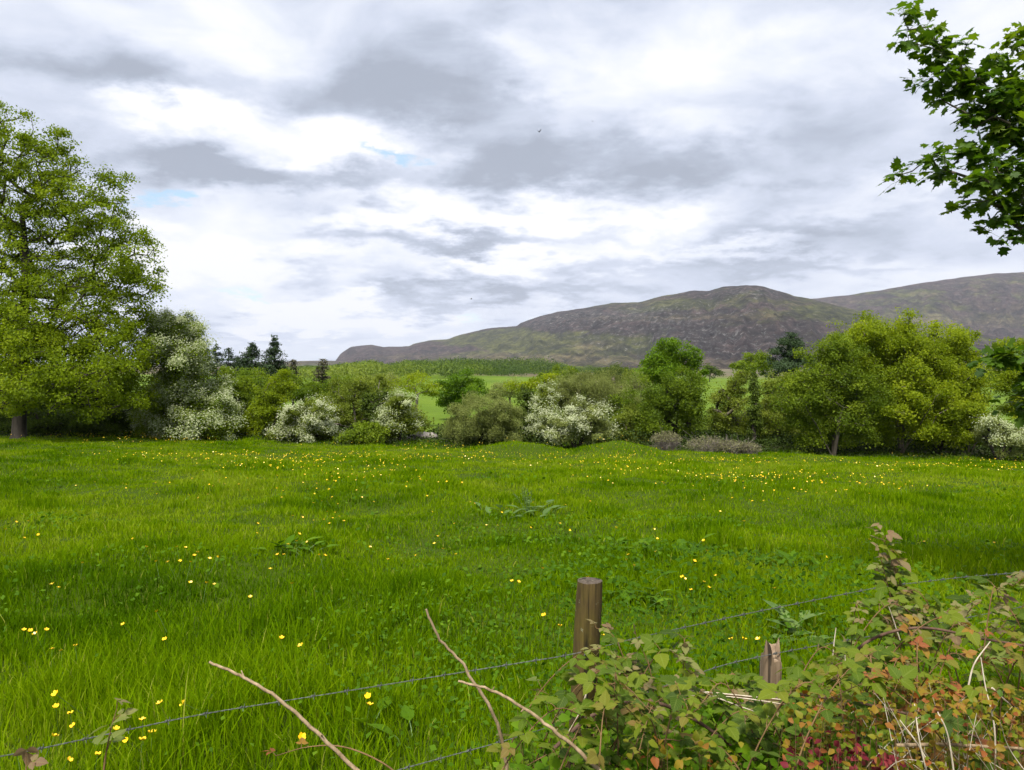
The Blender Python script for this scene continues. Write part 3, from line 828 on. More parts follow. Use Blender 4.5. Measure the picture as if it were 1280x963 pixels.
    tree('hawthorn_bush', 'low spreading hawthorn with the brightest white blossom in the middle of the hedge', 'bush', 722, 34.5, [(705, 533, 30, 17), (738, 520, 20, 18), (728, 540, 34, 15), (752, 540, 16, 15)], .08, 3.3, 'willow', 'darkbark', .06, .36, .6, stems=4, blossom=.6, bside=-.55, group=HEDGE)
    tree('willow_tree', 'broad soft olive willow rising behind the brightest hawthorn', 'tree', 745, 44, [(740, 485, 48, 20), (700, 495, 28, 20), (780, 500, 35, 30), (750, 510, 45, 28)], .09, 2.7, 'willow', 'bark', .12, .6, .8, stems=4, template=NARROW, group=HEDGE, tint_mu=.3)
    tree('sallow_bush', 'yellow tinged bush showing behind the slender hawthorn', 'bush', 680, 50, [(685, 474, 16, 9), (665, 480, 16, 8), (690, 490, 20, 14), (650, 487, 12, 8)], .11, 2.2, 'yellowgreen', 'twig', .06, .55, stems=5, group=HEDGE, gap=.2)
    tree('shrub', 'tangled olive and lime shrub left of the dark alder', 'shrub', 788, 38.5, [(788, 530, 22, 26), (775, 545, 22, 14), (800, 515, 16, 22)], .09, 2.8, 'olive', 'bark', .05, .42, stems=5, group=HEDGE)
    tree('ash_tree', 'tree with a vivid green top showing above the dark alder', 'tree', 842, 50, [(836, 438, 20, 16), (845, 450, 26, 18), (858, 458, 20, 14), (822, 456, 16, 14), (845, 472, 34, 18), (815, 475, 20, 14)], .13, 3.6, 'bright', 'bark', .2, .6, .6, group=HEDGE)
    tree('alder_tree', 'dark green alder with a dense rounded crown in the hedge', 'tree', 843, 38.5, [(852, 494, 28, 28), (815, 500, 26, 26), (860, 515, 22, 30), (830, 525, 34, 26)], .09, 3.0, 'mid', 'darkbark', .14, .48, .75, stems=3, group=HEDGE, tint_mu=.3)
    tree('olive_bush', 'loose olive shrub between the alder and the ivy clad pole', 'shrub', 912, 40, [(915, 505, 24, 32), (905, 530, 20, 22), (925, 475, 14, 12)], .09, 2.5, 'olive', 'bark', .08, .45, .6, stems=4, group=HEDGE, gap=.2)
    tree('ivy_clad_tree', 'narrow dark ivy clad trunk standing like a pole in the hedge', 'tree', 943, 38.5, [(943, 485, 5, 18), (943, 515, 7, 22), (943, 535, 8, 14)], .09, 4.0, 'dark', 'darkbark', .12, .18, .9, group=HEDGE, tint_mu=.6)
    tree('olive_bush', 'loose olive shrub right of the ivy clad pole', 'shrub', 972, 40, [(972, 500, 24, 34), (960, 530, 22, 22), (985, 525, 20, 24)], .09, 2.5, 'olive', 'bark', .08, .45, .6, stems=4, group=HEDGE, gap=.2, tint_mu=.6)
    tree('alder_tree', 'grey trunked olive tree, left half of the big right hand clump', 'tree', 1043, 35.5, [(1030, 460, 34, 30), (1050, 440, 26, 24), (1000, 490, 26, 26), (1020, 510, 42, 34), (1060, 520, 40, 34), (1000, 530, 22, 20), (1010, 545, 20, 14), (1078, 540, 18, 16), (1060, 490, 40, 40), (1010, 480, 20, 20)], .09, 2.4, 'mid', 'bark', .12, .5, .75, stems=3, group=HEDGE, tint_mu=.38)
    tree('ash_tree', 'largest yellow green tree, highest crown in the right hand clump', 'tree', 1128, 36.5, [(1110, 418, 42, 30), (1070, 425, 34, 28), (1090, 450, 50, 36), (1140, 500, 50, 44), (1060, 455, 26, 26), (1100, 470, 48, 40), (1140, 450, 40, 40), (1120, 508, 50, 32), (1085, 515, 30, 24), (1095, 542, 18, 16), (1160, 540, 22, 16)], .10, 2.6, 'yellowgreen', 'bark', .14, .5, .75, stems=4, group=HEDGE, gap=.25)
    tree('ash_tree', 'yellow green tree with dark trunk at the right of the clump', 'tree', 1172, 37, [(1185, 428, 34, 26), (1200, 460, 26, 34), (1180, 490, 44, 40), (1205, 500, 24, 34), (1160, 520, 40, 34), (1195, 540, 26, 18), (1165, 470, 32, 40), (1185, 510, 40, 34), (1150, 440, 22, 28)], .10, 2.5, 'yellowgreen', 'darkbark', .13, .5, .75, stems=3, group=HEDGE, gap=.3, tint_mu=.42)
    tree('sallow_bush', 'lime coloured bush at the foot of the yellow green trees, before the right hawthorn', 'bush', 1213, 36, [(1212, 535, 20, 20), (1220, 515, 14, 20), (1195, 550, 16, 12)], .09, 2.8, 'yellowgreen', 'bark', .05, .4, stems=4, group=HEDGE, tint_mu=.4)
    tree('hawthorn_bush', 'greyish hawthorn bush with fading blossom at the right edge', 'bush', 1250, 34.5, [(1248, 548, 22, 18), (1268, 555, 18, 14), (1240, 528, 10, 12), (1290, 550, 20, 18)], .08, 3.0, 'willow', 'darkbark', .06, .36, .6, stems=4, blossom=.5, bmat='greyblossom', group=HEDGE)
    tree('sycamore_tree', 'yellow topped tree behind the hanging sycamore leaves at the right edge', 'tree', 1290, 44, [(1265, 440, 22, 16), (1290, 460, 40, 30), (1275, 480, 26, 24), (1330, 440, 50, 50), (1300, 510, 40, 30)], .11, 3.0, 'yellowgreen', 'bark', .18, .6, group=HEDGE)
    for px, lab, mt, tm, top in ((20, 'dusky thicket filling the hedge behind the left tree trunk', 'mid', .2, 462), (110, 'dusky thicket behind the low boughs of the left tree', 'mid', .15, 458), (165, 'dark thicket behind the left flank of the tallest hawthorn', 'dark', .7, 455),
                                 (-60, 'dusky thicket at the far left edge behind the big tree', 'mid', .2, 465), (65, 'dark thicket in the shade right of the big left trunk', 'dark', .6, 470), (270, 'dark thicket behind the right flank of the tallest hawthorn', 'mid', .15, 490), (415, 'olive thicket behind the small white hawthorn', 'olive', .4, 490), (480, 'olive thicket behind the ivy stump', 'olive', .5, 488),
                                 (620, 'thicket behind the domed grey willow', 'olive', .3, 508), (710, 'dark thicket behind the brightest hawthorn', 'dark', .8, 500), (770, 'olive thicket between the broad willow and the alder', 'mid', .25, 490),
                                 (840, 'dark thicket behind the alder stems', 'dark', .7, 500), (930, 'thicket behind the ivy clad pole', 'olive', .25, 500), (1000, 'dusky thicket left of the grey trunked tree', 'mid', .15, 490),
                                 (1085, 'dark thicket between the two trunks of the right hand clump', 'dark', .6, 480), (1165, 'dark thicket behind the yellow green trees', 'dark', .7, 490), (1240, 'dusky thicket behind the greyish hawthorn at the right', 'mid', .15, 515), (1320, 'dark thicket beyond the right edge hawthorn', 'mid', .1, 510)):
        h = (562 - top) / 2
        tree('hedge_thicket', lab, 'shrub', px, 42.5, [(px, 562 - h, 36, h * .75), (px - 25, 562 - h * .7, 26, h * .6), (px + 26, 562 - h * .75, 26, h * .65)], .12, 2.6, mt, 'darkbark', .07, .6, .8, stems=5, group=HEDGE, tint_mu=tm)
    for px, py, d, lab, mt in ((450, 478, 120, 'soft olive bush in the far field nearest the flat topped conifer', 'olive'), (480, 476, 150, 'pale green bush in the far field above the ivy stump', 'willow'), (425, 480, 110, 'mid green bush in the far field beside the flat topped conifer', 'mid'),
                               (700, 468, 140, 'green bush in the far field above the slender hawthorn', 'mid'), (765, 466, 150, 'dark little tree in the far field left of the vivid green ash', 'dark'), (800, 470, 120, 'olive bush in the far field beside the vivid green ash', 'olive'), (1235, 470, 130, 'soft green bush in the far field right of the big clump', 'mid')):
        tree('field_bush', lab, 'bush', px, d, [(px, py, 18, 9), (px - 12, py + 4, 13, 7), (px + 13, py + 3, 14, 8)], .25, 2.6, mt, 'darkbark', .1, 1.0, .8, stems=3, group='trees in the fields beyond the hedge')
    # fields beyond
    FIELD = 'trees in the fields beyond the hedge'
    tree('pine_tree', 'dark pine standing in the far field left of the big clump', 'tree', 988, 95, [(988, 430, 13, 16), (985, 448, 20, 14), (975, 460, 18, 10), (1000, 455, 18, 14)], .22, 3.6, 'needle', 'darkbark', .25, .9, .5, group=FIELD)
    tree('oak_tree', 'soft green tree in the far field beside the dark pine', 'tree', 945, 100, [(945, 452, 20, 12), (930, 460, 16, 9), (960, 458, 14, 10)], .22, 3.2, 'mid', 'darkbark', .2, .9, group=FIELD)
    tree('oak_tree', 'small dark tree alone in the far field right of the vivid green ash', 'tree', 887, 300, [(884, 462, 8, 9), (892, 467, 10, 7)], .5, 3, 'dark', 'darkbark', .2, 1.6, group=FIELD)
    tree('willow_bush', 'pale dome of willow in the far field behind the hedge middle', 'bush', 640, 75, [(640, 486, 24, 10), (615, 492, 18, 8)], .14, 3, 'willow', 'bark', .1, .8, stems=4, group=FIELD)
    tree('shrub', 'green thicket behind the small white hawthorn, below the conifers', 'shrub', 385, 55, [(385, 490, 32, 14), (355, 478, 20, 12), (412, 492, 22, 14), (310, 475, 22, 12)], .12, 3.0, 'mid', 'bark', .08, .7, stems=5, group=FIELD, tint_mu=.3)


build_trees()


def conifer(label, px, top, bot, d, width, mat='needle', thin=0.0, flat_top=False, group='conifers behind the left end of the hedge', name='spruce_tree', lean=0):
    b = at(px, 455, d); base = np.array([b[0], b[1], float(ground(b[0], b[1])) - .1])
    tip = at(px + lean, top, d)
    low = at(px, bot, d)[2]
    root = empty(name, base); tag(root, label, 'tree', group)
    H = tip[2] - base[2]
    mb = MB(); lv = MB()
    mb.tube([base, base + (tip - base) * .4 + rng.normal(size=3) * .1, base + (tip - base) * .75, tip], [.02 * H + .05, .016 * H, .008 * H, .01], 6)
    W = width * 1.3 / F * d
    z0 = low - base[2]
    n = int(26 * (1 - thin * .4))
    for k in range(n):
        f = (k + rng.random()) / n
        z = z0 + (H - z0) * f
        c = base + (tip - base) * (z / H)
        prof = (1 - f) ** .8 if not flat_top else (math.sin(math.pi * min(1, f * .75 + .28)) * .9 + .15)
        for j in range(5):
            if rng.random() < thin * .55: continue
            a = rng.random() * 6.283
            L = W * prof * rng.uniform(.55, 1.1) + .12
            e = c + np.array([math.cos(a) * L, math.sin(a) * L, -.12 * L + (.2 * L if flat_top else 0)])
            mid = (c + e) / 2 + np.array([0, 0, .06 * L])
            mb.tube([c, mid, e], [.03, .02, .01], 4, cap=False)
            m = max(6, int(L * 26 * (1 - thin * .4)))
            t = rng.uniform(.18, 1.05, m)
            p = c + (e - c) * t[:, None] + rng.normal(size=(m, 3)) * np.array([.11, .11, .07]) * (1.2 + L * .25)
            p[:, 2] -= .05
            scatter(lv, *NARROW, p, frames(rng.normal(size=(m, 3)) * .7 + [0, 0, 1], None), rng.uniform(.2, .42, m), np.clip(rng.normal(.5, .25, m), 0, 1))
    mb.build('trunk', M['darkbark'], root, origin=base)
    lv.build('crown', M[mat], root, origin=base)


conifer('tallest dark spruce with a pointed top in the conifer group', 343, 419, 478, 78, 19)
conifer('dark broad topped pine just left of the tallest spruce', 314, 429, 478, 80, 14, flat_top=True, name='pine_tree')
conifer('thin pine at the left of the row, beside the large hawthorn', 256, 431, 470, 92, 9, thin=.5, flat_top=True, name='pine_tree')
conifer('thin dark pine, second from the hawthorn in the row', 268, 430, 472, 92, 8, thin=.4, flat_top=True, name='pine_tree', lean=2)
conifer('thin leaning pine, third from the hawthorn in the row', 282, 434, 475, 92, 10, thin=.5, flat_top=True, name='pine_tree', lean=4)
conifer('low dark conifer filling the gap between the thin pines and the broad topped pine', 298, 445, 480, 88, 9, thin=.3, name='spruce_tree')
conifer('ragged brownish conifer right of the tallest spruce', 367, 449, 500, 68, 10, 'deadneedle', thin=.35)
conifer('nearly bare conifer with a flat tufted top, rightmost of the conifers', 403, 449, 515, 60, 10, 'deadneedle', thin=.3, flat_top=True, name='pine_tree')


def brush(label, spots, d, n, seed, name='brushwood_heap', cat='brushwood', group=None):
    b = at(spots[0][0], 455, d); base = np.array([b[0], b[1], float(ground(b[0], b[1]))])
    root = empty(name, base); tag(root, label, cat, group)
    mb = MB(); lv = MB()
    for px, py, rx, ry in spots:
        c = at(px, py, d); R = np.array([rx, rx * .8, ry]) / F * d
        for k in range(n):
            u = unit(rng.normal(size=3)); u[2] = abs(u[2])
            e = c + u * R * rng.uniform(.6, 1.05)
            s = c + np.array([u[0] * R[0] * rng.uniform(0, .8), u[1] * R[1] * .3, -R[2]]) + rng.normal(size=3) * .05
            s[2] = float(ground(s[0], s[1]))
            m = (s + e) / 2 + rng.normal(size=3) * .12
            mb.tube([s, m, e], [.012, .009, .005], 3, rng.random(), cap=False)
            for j in range(3):
                q = s + (e - s) * rng.uniform(.4, .9); w = q + rng.normal(size=3) * .22
                mb.tube([q, w], [.006, .004], 3, rng.random(), cap=False)
        m = int(n * 16)
        u = unit(rng.normal(size=(m, 3))); u[:, 2] = np.abs(u[:, 2])
        p = c + u * R * rng.uniform(.5, 1.05, (m, 1)); p[:, 2] = np.maximum(p[:, 2], ground(p[:, 0], p[:, 1]) + .03)
        scatter(lv, *NARROW, p, frames(rng.normal(size=(m, 3))), rng.uniform(.06, .12, m), rng.random(m))
    mb.build('twigs', M['twig'], root, origin=base)
    lv.build('foliage', M['twigleaf'], root, origin=base)


brush('wide low heap of grey brown brushwood in front of the alder hedge', [(885, 560, 32, 15), (915, 562, 25, 12), (935, 563, 16, 10)], 32.5, 70, 1)
brush('small rounded heap of grey twigs left of the wide brushwood heap', [(833, 552, 20, 13)], 33, 70, 2)


def rubble():
    g = 'stones at the hedge gap'
    for i, (px, py, r, lab) in enumerate(((516, 549, .22, 'pale field stone lying nearest the round hawthorn'), (527, 550, .30, 'broad brown stone in the middle of the hedge gap'), (539, 551, .24, 'grey stone at the right end of the hedge gap stones'))):
        d = 37
        b = at(px, 455, d); base = np.array([b[0], b[1], float(ground(b[0], b[1]))])
        py_z = at(px, py, d)[2]
        base[2] = min(py_z - r * .3, base[2] + .6)
        base[2] = float(ground(b[0], b[1])) - .02
        v = []; f = []
        nu, nv = 10, 7
        for a in range(nv + 1):
            for k in range(nu):
                th = math.pi * a / nv; ph = 2 * math.pi * k / nu
                rr = r * (1 + .35 * (random.random() - .5))
                v.append((1.5 * rr * math.sin(th) * math.cos(ph), rr * math.sin(th) * math.sin(ph), .8 * r + .8 * rr * math.cos(th)))
        for a in range(nv):
            for k in range(nu): f.append((a * nu + k, a * nu + (k + 1) % nu, (a + 1) * nu + (k + 1) % nu, (a + 1) * nu + k))
        o = MB().add(v, f).build('field_stone', M['stone']); o.location = base
        tag(o, lab, 'stone', g)


rubble()

# ---------------------------------------------------------------- meadow: grass, weeds, undergrowth, buttercups
def wedge(n, y0, y1, slope=.76, pad=2.4):
    """random points of the ground the picture sees between two depths, even per area"""
    out = []
    tot = 0
    while tot < n:
        y = rng.uniform(y0, y1, n); x = rng.uniform(-1, 1, n) * (slope * y1 + pad)
        k = np.abs(x) < slope * y + pad
        out.append(np.stack([x[k], y[k]], 1)); tot += k.sum()
    return np.concatenate(out)[:n]


def tallness(x, y):
    return np.clip(.30 + 1.5 * (fbm(x * .9, y * .9, 31, 3) - .2) * (.65 + .7 * fbm(x * .25, y * .25, 37, 2)), .25, 2)


def build_grass():
    mb = MB()
    for y0, y1, n, seg, w, h in ((1.6, 5, 95000, 3, .0040, .165), (5, 9, 120000, 3, .0050, .15), (9, 16, 160000, 2, .0072, .13), (16, 26, 170000, 2, .0115, .12), (26, 37, 150000, 1, .018, .12)):
        p = wedge(n, y0, y1)
        x, y = p[:, 0], p[:, 1]
        z = ground(x, y)
        tall = tallness(x, y)
        tuf = sstep(.56, .70, fbm(x * 1.25, y * 1.25, 91, 3))
        H = h * tall * rng.uniform(.55, 1.35, n) * (1 + .5 * tuf)
        H = np.where(rng.random(n) < .03, H * 1.6, H)
        az = rng.uniform(0, 6.283, n)
        L = H * (rng.uniform(.05, .45, n) + .35 * (rng.random(n) < .15))
        dx, dy = np.cos(az), np.sin(az)
        wa = rng.uniform(0, 6.283, n)
        wx, wy = np.cos(wa), np.sin(wa)
        W = w * rng.uniform(.6, 1.3, n)
        ts = {3: [0, .4, .75, 1], 2: [0, .55, 1], 1: [0, 1]}[seg]
        V = []
        for t in ts:
            c = np.stack([x + dx * L * t * t, y + dy * L * t * t, z - .01 + H * t * (1 - .22 * t)], 1)
            ww = W * (1 - t ** 1.6) if t < 1 else None
            if t < 1:
                o = np.stack([wx * ww, wy * ww, 0 * ww], 1)
                V += [c - o, c + o]
            else:
                V.append(c)
        V = np.stack(V, 1); k = V.shape[1]
        patch = fbm(x * .30, y * .30, 51, 3)
        tuft = sstep(.56, .70, fbm(x * 1.25, y * 1.25, 91, 3))
        tint = np.clip(.50 + 1.0 * (patch - .5) - .09 * (1 - sstep(4, 11, y)) + rng.normal(size=n) * .15 - .12 * (tall - .9) - .26 * tuft * sstep(3, 8, y), 0, .80)
        tint = np.where(rng.random(n) < .012, .98, tint)
        tt = np.repeat(tint, k)
        base = (np.arange(n) * k)
        quads = []
        for s in range(seg - 1):
            quads.append(np.stack([base + 2 * s, base + 2 * s + 1, base + 2 * s + 3, base + 2 * s + 2], 1))
        tri = np.stack([base + k - 3, base + k - 2, base + k - 1], 1)
        n0 = mb.n
        mb.add(V.reshape(-1, 3), tri, tt)
        for q in quads:
            mb.f.append(q + n0); mb.m.append(np.zeros(len(q)))
    o = mb.build('grass', M['grass'])
    tag(o, 'lush green meadow grass', kind='stuff')


def build_weeds():
    mb = MB()
    # clover, creeping buttercup leaf and nettle-like growth among the grass, thicker in patches
    for y0, y1, n, s, hh in ((2.2, 6, 16000, .032, .16), (6, 12, 16000, .05, .18), (12, 26, 12000, .075, .18)):
        p = wedge(n, y0, y1); x, y = p[:, 0], p[:, 1]
        den = fbm(x * .45, y * .45, 61, 3)
        bank = np.exp(-(((x - 1.9) / 1.6) ** 2 + ((y - 6.3) / 2.2) ** 2)) + .7 * np.exp(-(((x - 1.0) / 1.2) ** 2 + ((y - 4.3) / 1.0) ** 2))
        k = rng.random(n) < np.clip((den - .56) * 3.0 + bank * 1.1, .012, 1)
        x, y = x[k], y[k]; n2 = len(x)
        z = ground(x, y) + rng.uniform(.05, hh, n2) * (tallness(x, y)) + .10 * bank[k]
        scatter(mb, *QUAD, np.stack([x, y, z], 1), frames(rng.normal(size=(n2, 3)) * .55 + [0, -.2, 1]), s * rng.uniform(.6, 1.4, n2), np.clip(rng.normal(.5, .22, n2) - .40 * np.clip(bank[k], 0, 1), 0, 1))
    o = mb.build('weeds', M['weed'])
    tag(o, 'low broad leaved weeds growing through the grass', kind='stuff')


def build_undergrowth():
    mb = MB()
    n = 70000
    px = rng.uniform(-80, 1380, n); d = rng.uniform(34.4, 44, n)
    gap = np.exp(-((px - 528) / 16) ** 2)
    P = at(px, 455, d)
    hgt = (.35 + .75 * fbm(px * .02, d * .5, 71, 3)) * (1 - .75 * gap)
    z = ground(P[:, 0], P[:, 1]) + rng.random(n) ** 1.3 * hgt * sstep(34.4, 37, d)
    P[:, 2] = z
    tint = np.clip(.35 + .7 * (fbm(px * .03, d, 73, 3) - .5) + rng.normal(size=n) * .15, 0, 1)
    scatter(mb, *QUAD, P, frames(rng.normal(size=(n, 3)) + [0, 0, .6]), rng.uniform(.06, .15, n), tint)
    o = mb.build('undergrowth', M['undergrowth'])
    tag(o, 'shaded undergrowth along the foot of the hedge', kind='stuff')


def flower_mesh(cup, stem):
    """buttercup: five cupped petals and a thin stem"""
    mb = MB(); st = MB()
    r = .013
    for k in range(5):
        a = k * 2 * math.pi / 5
        ca, sa = math.cos(a), math.sin(a)
        def q(u, v, h): return (ca * u - sa * v, sa * u + ca * v, h)
        mb.add([q(.001, 0, 0), q(r * .6, -r * .55, .004), q(r * 1.05, -r * .35, .010), q(r * 1.12, 0, .011), q(r * 1.05, r * .35, .010), q(r * .6, r * .55, .004)], [(0, 1, 2, 3, 4, 5)], .5)
    st.tube([(.004, .003, -stem), (.0, .002, -stem * .5), (0, 0, 0)], [.0012, .0011, .001], 4)
    return mb, st


NEAR_CUPS = [(70, 868), (70, 884), (88, 893), (200, 880), (230, 880), (68, 921), (92, 908), (178, 901), (190, 917), (145, 912), (158, 926), (22, 945), (178, 926), (122, 944), (86, 951), (352, 798), (376, 808), (377, 922),
             (460, 871), (462, 882), (196, 765), (154, 781), (313, 747), (206, 800), (38, 789), (58, 788), (65, 812), (76, 814), (94, 808), (30, 788), (44, 793), (238, 729), (258, 729), (268, 731), (221, 684), (232, 685), (247, 691), (243, 695), (262, 699),
             (272, 697), (195, 702), (210, 703), (225, 702), (238, 703), (183, 684), (166, 674), (103, 704), (65, 731), (73, 735), (7, 662), (30, 673), (20, 653), (35, 652), (48, 669), (338, 712), (365, 730), (321, 667), (322, 655), (366, 645), (378, 647), (392, 651),
             (405, 650), (371, 677), (360, 681), (384, 678), (374, 668), (347, 694), (355, 694), (399, 694), (406, 695), (419, 641), (416, 648), (424, 646), (412, 655), (409, 640), (430, 652), (868, 702), (853, 722), (884, 689), (880, 728), (864, 738), (856, 724),
             (895, 720), (886, 735), (968, 736), (914, 800), (930, 800), (948, 800), (1012, 680), (1036, 665), (678, 711), (735, 722), (648, 728), (640, 727), (680, 770), (700, 783), (755, 795), (783, 700), (820, 690), (770, 660), (712, 663), (663, 660), (622, 657), (627, 641), (633, 636),
             (588, 628), (593, 630), (568, 655), (543, 680), (520, 695), (547, 671), (485, 700), (540, 640), (608, 657), (597, 660), (700, 655), (712, 690), (880, 625), (900, 640), (930, 652)]


def build_buttercups():
    fm, fs = flower_mesh(1, .16)
    near = empty('buttercup', (0, 0, -50)); tag(near, 'small open yellow buttercup on a thin stem in the meadow', 'flower', 'buttercups in the meadow')
    pm = fm.build('petals', M['petal'], near); sm = fs.build('stem', M['greenstem'], near)
    both = MB(); a, b = flower_mesh(1, .16)
    for v, f in zip(a.v, a.f): both.add(v, f - f.min(), .5, None, 0)
    n0 = 0
    both2 = MB()
    for i, (v, f) in enumerate(zip(a.v, a.f)): both2.add(v, f - n0, .5, None, 0); n0 += len(v)
    n0 = 0
    for i, (v, f) in enumerate(zip(b.v, b.f)): both2.add(v, f - n0, .5, None, 1); n0 += len(v)
    far_src = both2.build('buttercup', [M['petal'], M['greenstem']])
    tag(far_src, 'small open yellow buttercup on a thin stem in the meadow', 'flower', 'buttercups in the meadow')
    spots = []
    for px, py in NEAR_CUPS:
        spots.append(ground_hit(px, py, .20 if py > 640 else .22))
    # clustered drift of flowers for the middle distance
    cand = wedge(9000, 7, 34.5, .70, .5)
    den = fbm(cand[:, 0] * .28, cand[:, 1] * .28, 83, 3)
    far = sstep(9, 20, cand[:, 1]) * (1 - .62 * sstep(22, 30, cand[:, 1]))
    k = rng.random(len(cand)) < np.clip((den - .52) * 4.5, 0.0, 1) * (.12 + .88 * far)
    cand = cand[k]
    cand = cand[np.argsort(cand[:, 1])]
    pts = []
    for x, y in cand:
        z = float(ground(x, y)) + .20 * (.7 + .5 * rng.random()) + .02
        pts.append(np.array([x, y, z]))
    n_ind = 300 - len(spots)
    ind = spots + pts[:n_ind]; rest = pts[n_ind:]
    ind.sort(key=lambda q: q[1])
    n_near = 60
    first_n = first_f = True
    for i, q in enumerate(ind):
        tilt = (random.gauss(.25, .25), random.gauss(0, .25), random.random() * 6.28)
        sc = random.uniform(.85, 1.2) * (1.0 + .10 * float(sstep(5, 16, q[1])))
        if i < n_near:
            if first_n: o = near; first_n = False
            else:
                o = near.copy(); link(o)
                for c in (pm, sm):
                    cc = c.copy(); link(cc); cc.parent = o
        else:
            if first_f: o = far_src; first_f = False
            else: o = far_src.copy(); link(o)
        o.location = [float(v) for v in q]; o.rotation_euler = tilt; o.scale = (sc, sc, sc)
    mb = MB()
    P = np.array(rest); n = len(P)
    scatter(mb, *PETAL, P + [0, 0, .03], frames(rng.normal(size=(n, 3)) * .5 + [0, -.5, .7]), .025 * rng.uniform(.6, 1.5, n), rng.random(n))
    o = mb.build('distant_buttercups', M['petal'])
    tag(o, 'yellow haze of buttercups at the far side of the meadow', kind='stuff')
    print('buttercups far', n)


build_grass(); build_weeds(); build_undergrowth(); build_buttercups()

LEAFLET = serrate(9, .05, .36)
SMALL = serrate(4, .07, .38)
LONGLEAF = serrate(7, .02, .27)


def dock(label, px, py, n, size, d=None, mat='dock', name='dock_plant', spread=1.0, stalk=0):
    p = ground_hit(px, py, 0.0) if d is None else at(px, py, d)
    base = np.array([p[0], p[1], float(ground(p[0], p[1]))])
    root = empty(name, base); tag(root, label, 'plant')
    lv = MB(); st = MB()
    for k in range(n):
        a = rng.random() * 6.283
        el = rng.uniform(.35, 1.15)
        ax = np.array([math.cos(a) * math.cos(el), math.sin(a) * math.cos(el), math.sin(el)])
        pet = size * rng.uniform(.3, .9)
        s = base + np.array([rng.normal() * .03, rng.normal() * .03, 0]) * spread * 2
        e = s + ax * pet
        st = MB(); lv = MB()
        st.tube([s, (s + e) / 2 + [0, 0, .01], e], [.004, .0035, .003], 5, cap=False)
        ax2 = unit(ax * [1, 1, .45])
        nrm = np.cross(np.cross(ax2, [0, 0, 1]), ax2)
        scatter(lv, LONGLEAF[0], LONGLEAF[1], e[None], frames(nrm[None], ax2[None]), size * rng.uniform(.7, 1.2), np.clip(rng.normal(.5, .25), 0, 1), LONGLEAF[2])
        lf = lv.build('leaf', M[mat], root, smooth=True, origin=base)
        st.build('stalk', M['greenstem'], lf, origin=base)
    for k in range(stalk):
        e = base + np.array([rng.normal() * .12, rng.normal() * .1, size * rng.uniform(1.6, 2.2)])
        st = MB()
        st.tube([base, (base + e) / 2, e], [.006, .005, .003], 5)
        m = 26
        t = rng.uniform(.45, 1, m)
        q = base + (e - base) * t[:, None] + rng.normal(size=(m, 3)) * .02
        scatter(st, *QUAD, q, frames(rng.normal(size=(m, 3))), .03, rng.random(m) * .4)
        st.build('flower_stalk', M['dock'], root, origin=base)


dock('grey green dock plant with tall flower stalks in the middle of the meadow', 660, 642, 26, .19, stalk=6, spread=5)
dock('broad leaved dock plant behind the upper wire, left of the tall bramble shoot', 985, 800, 18, .17)
dock('low tuft of darker weed leaves just right of the meadow centre', 800, 690, 22, .15, mat='weed', spread=3)
dock('tufted weed clump with fine leaves beyond the round post', 840, 700, 26, .18, mat='weed', spread=3)
dock('leafy weed clump near the upper wire beyond the brambles', 1010, 712, 26, .18, mat='weed', spread=3)
dock('single pair of plantain leaves in the grass below the crossing sticks', 492, 925, 4, .13, mat='weed')
dock('dark weed clump right behind the round post', 790, 750, 24, .17, mat='weed', spread=3)
dock('weed clump low in the grass left of the leaning stick', 370, 690, 20, .16, mat='weed', spread=3)

# ---------------------------------------------------------------- fence
def fence_y(x): return 2.755 + .50 * x + .035 * x * x


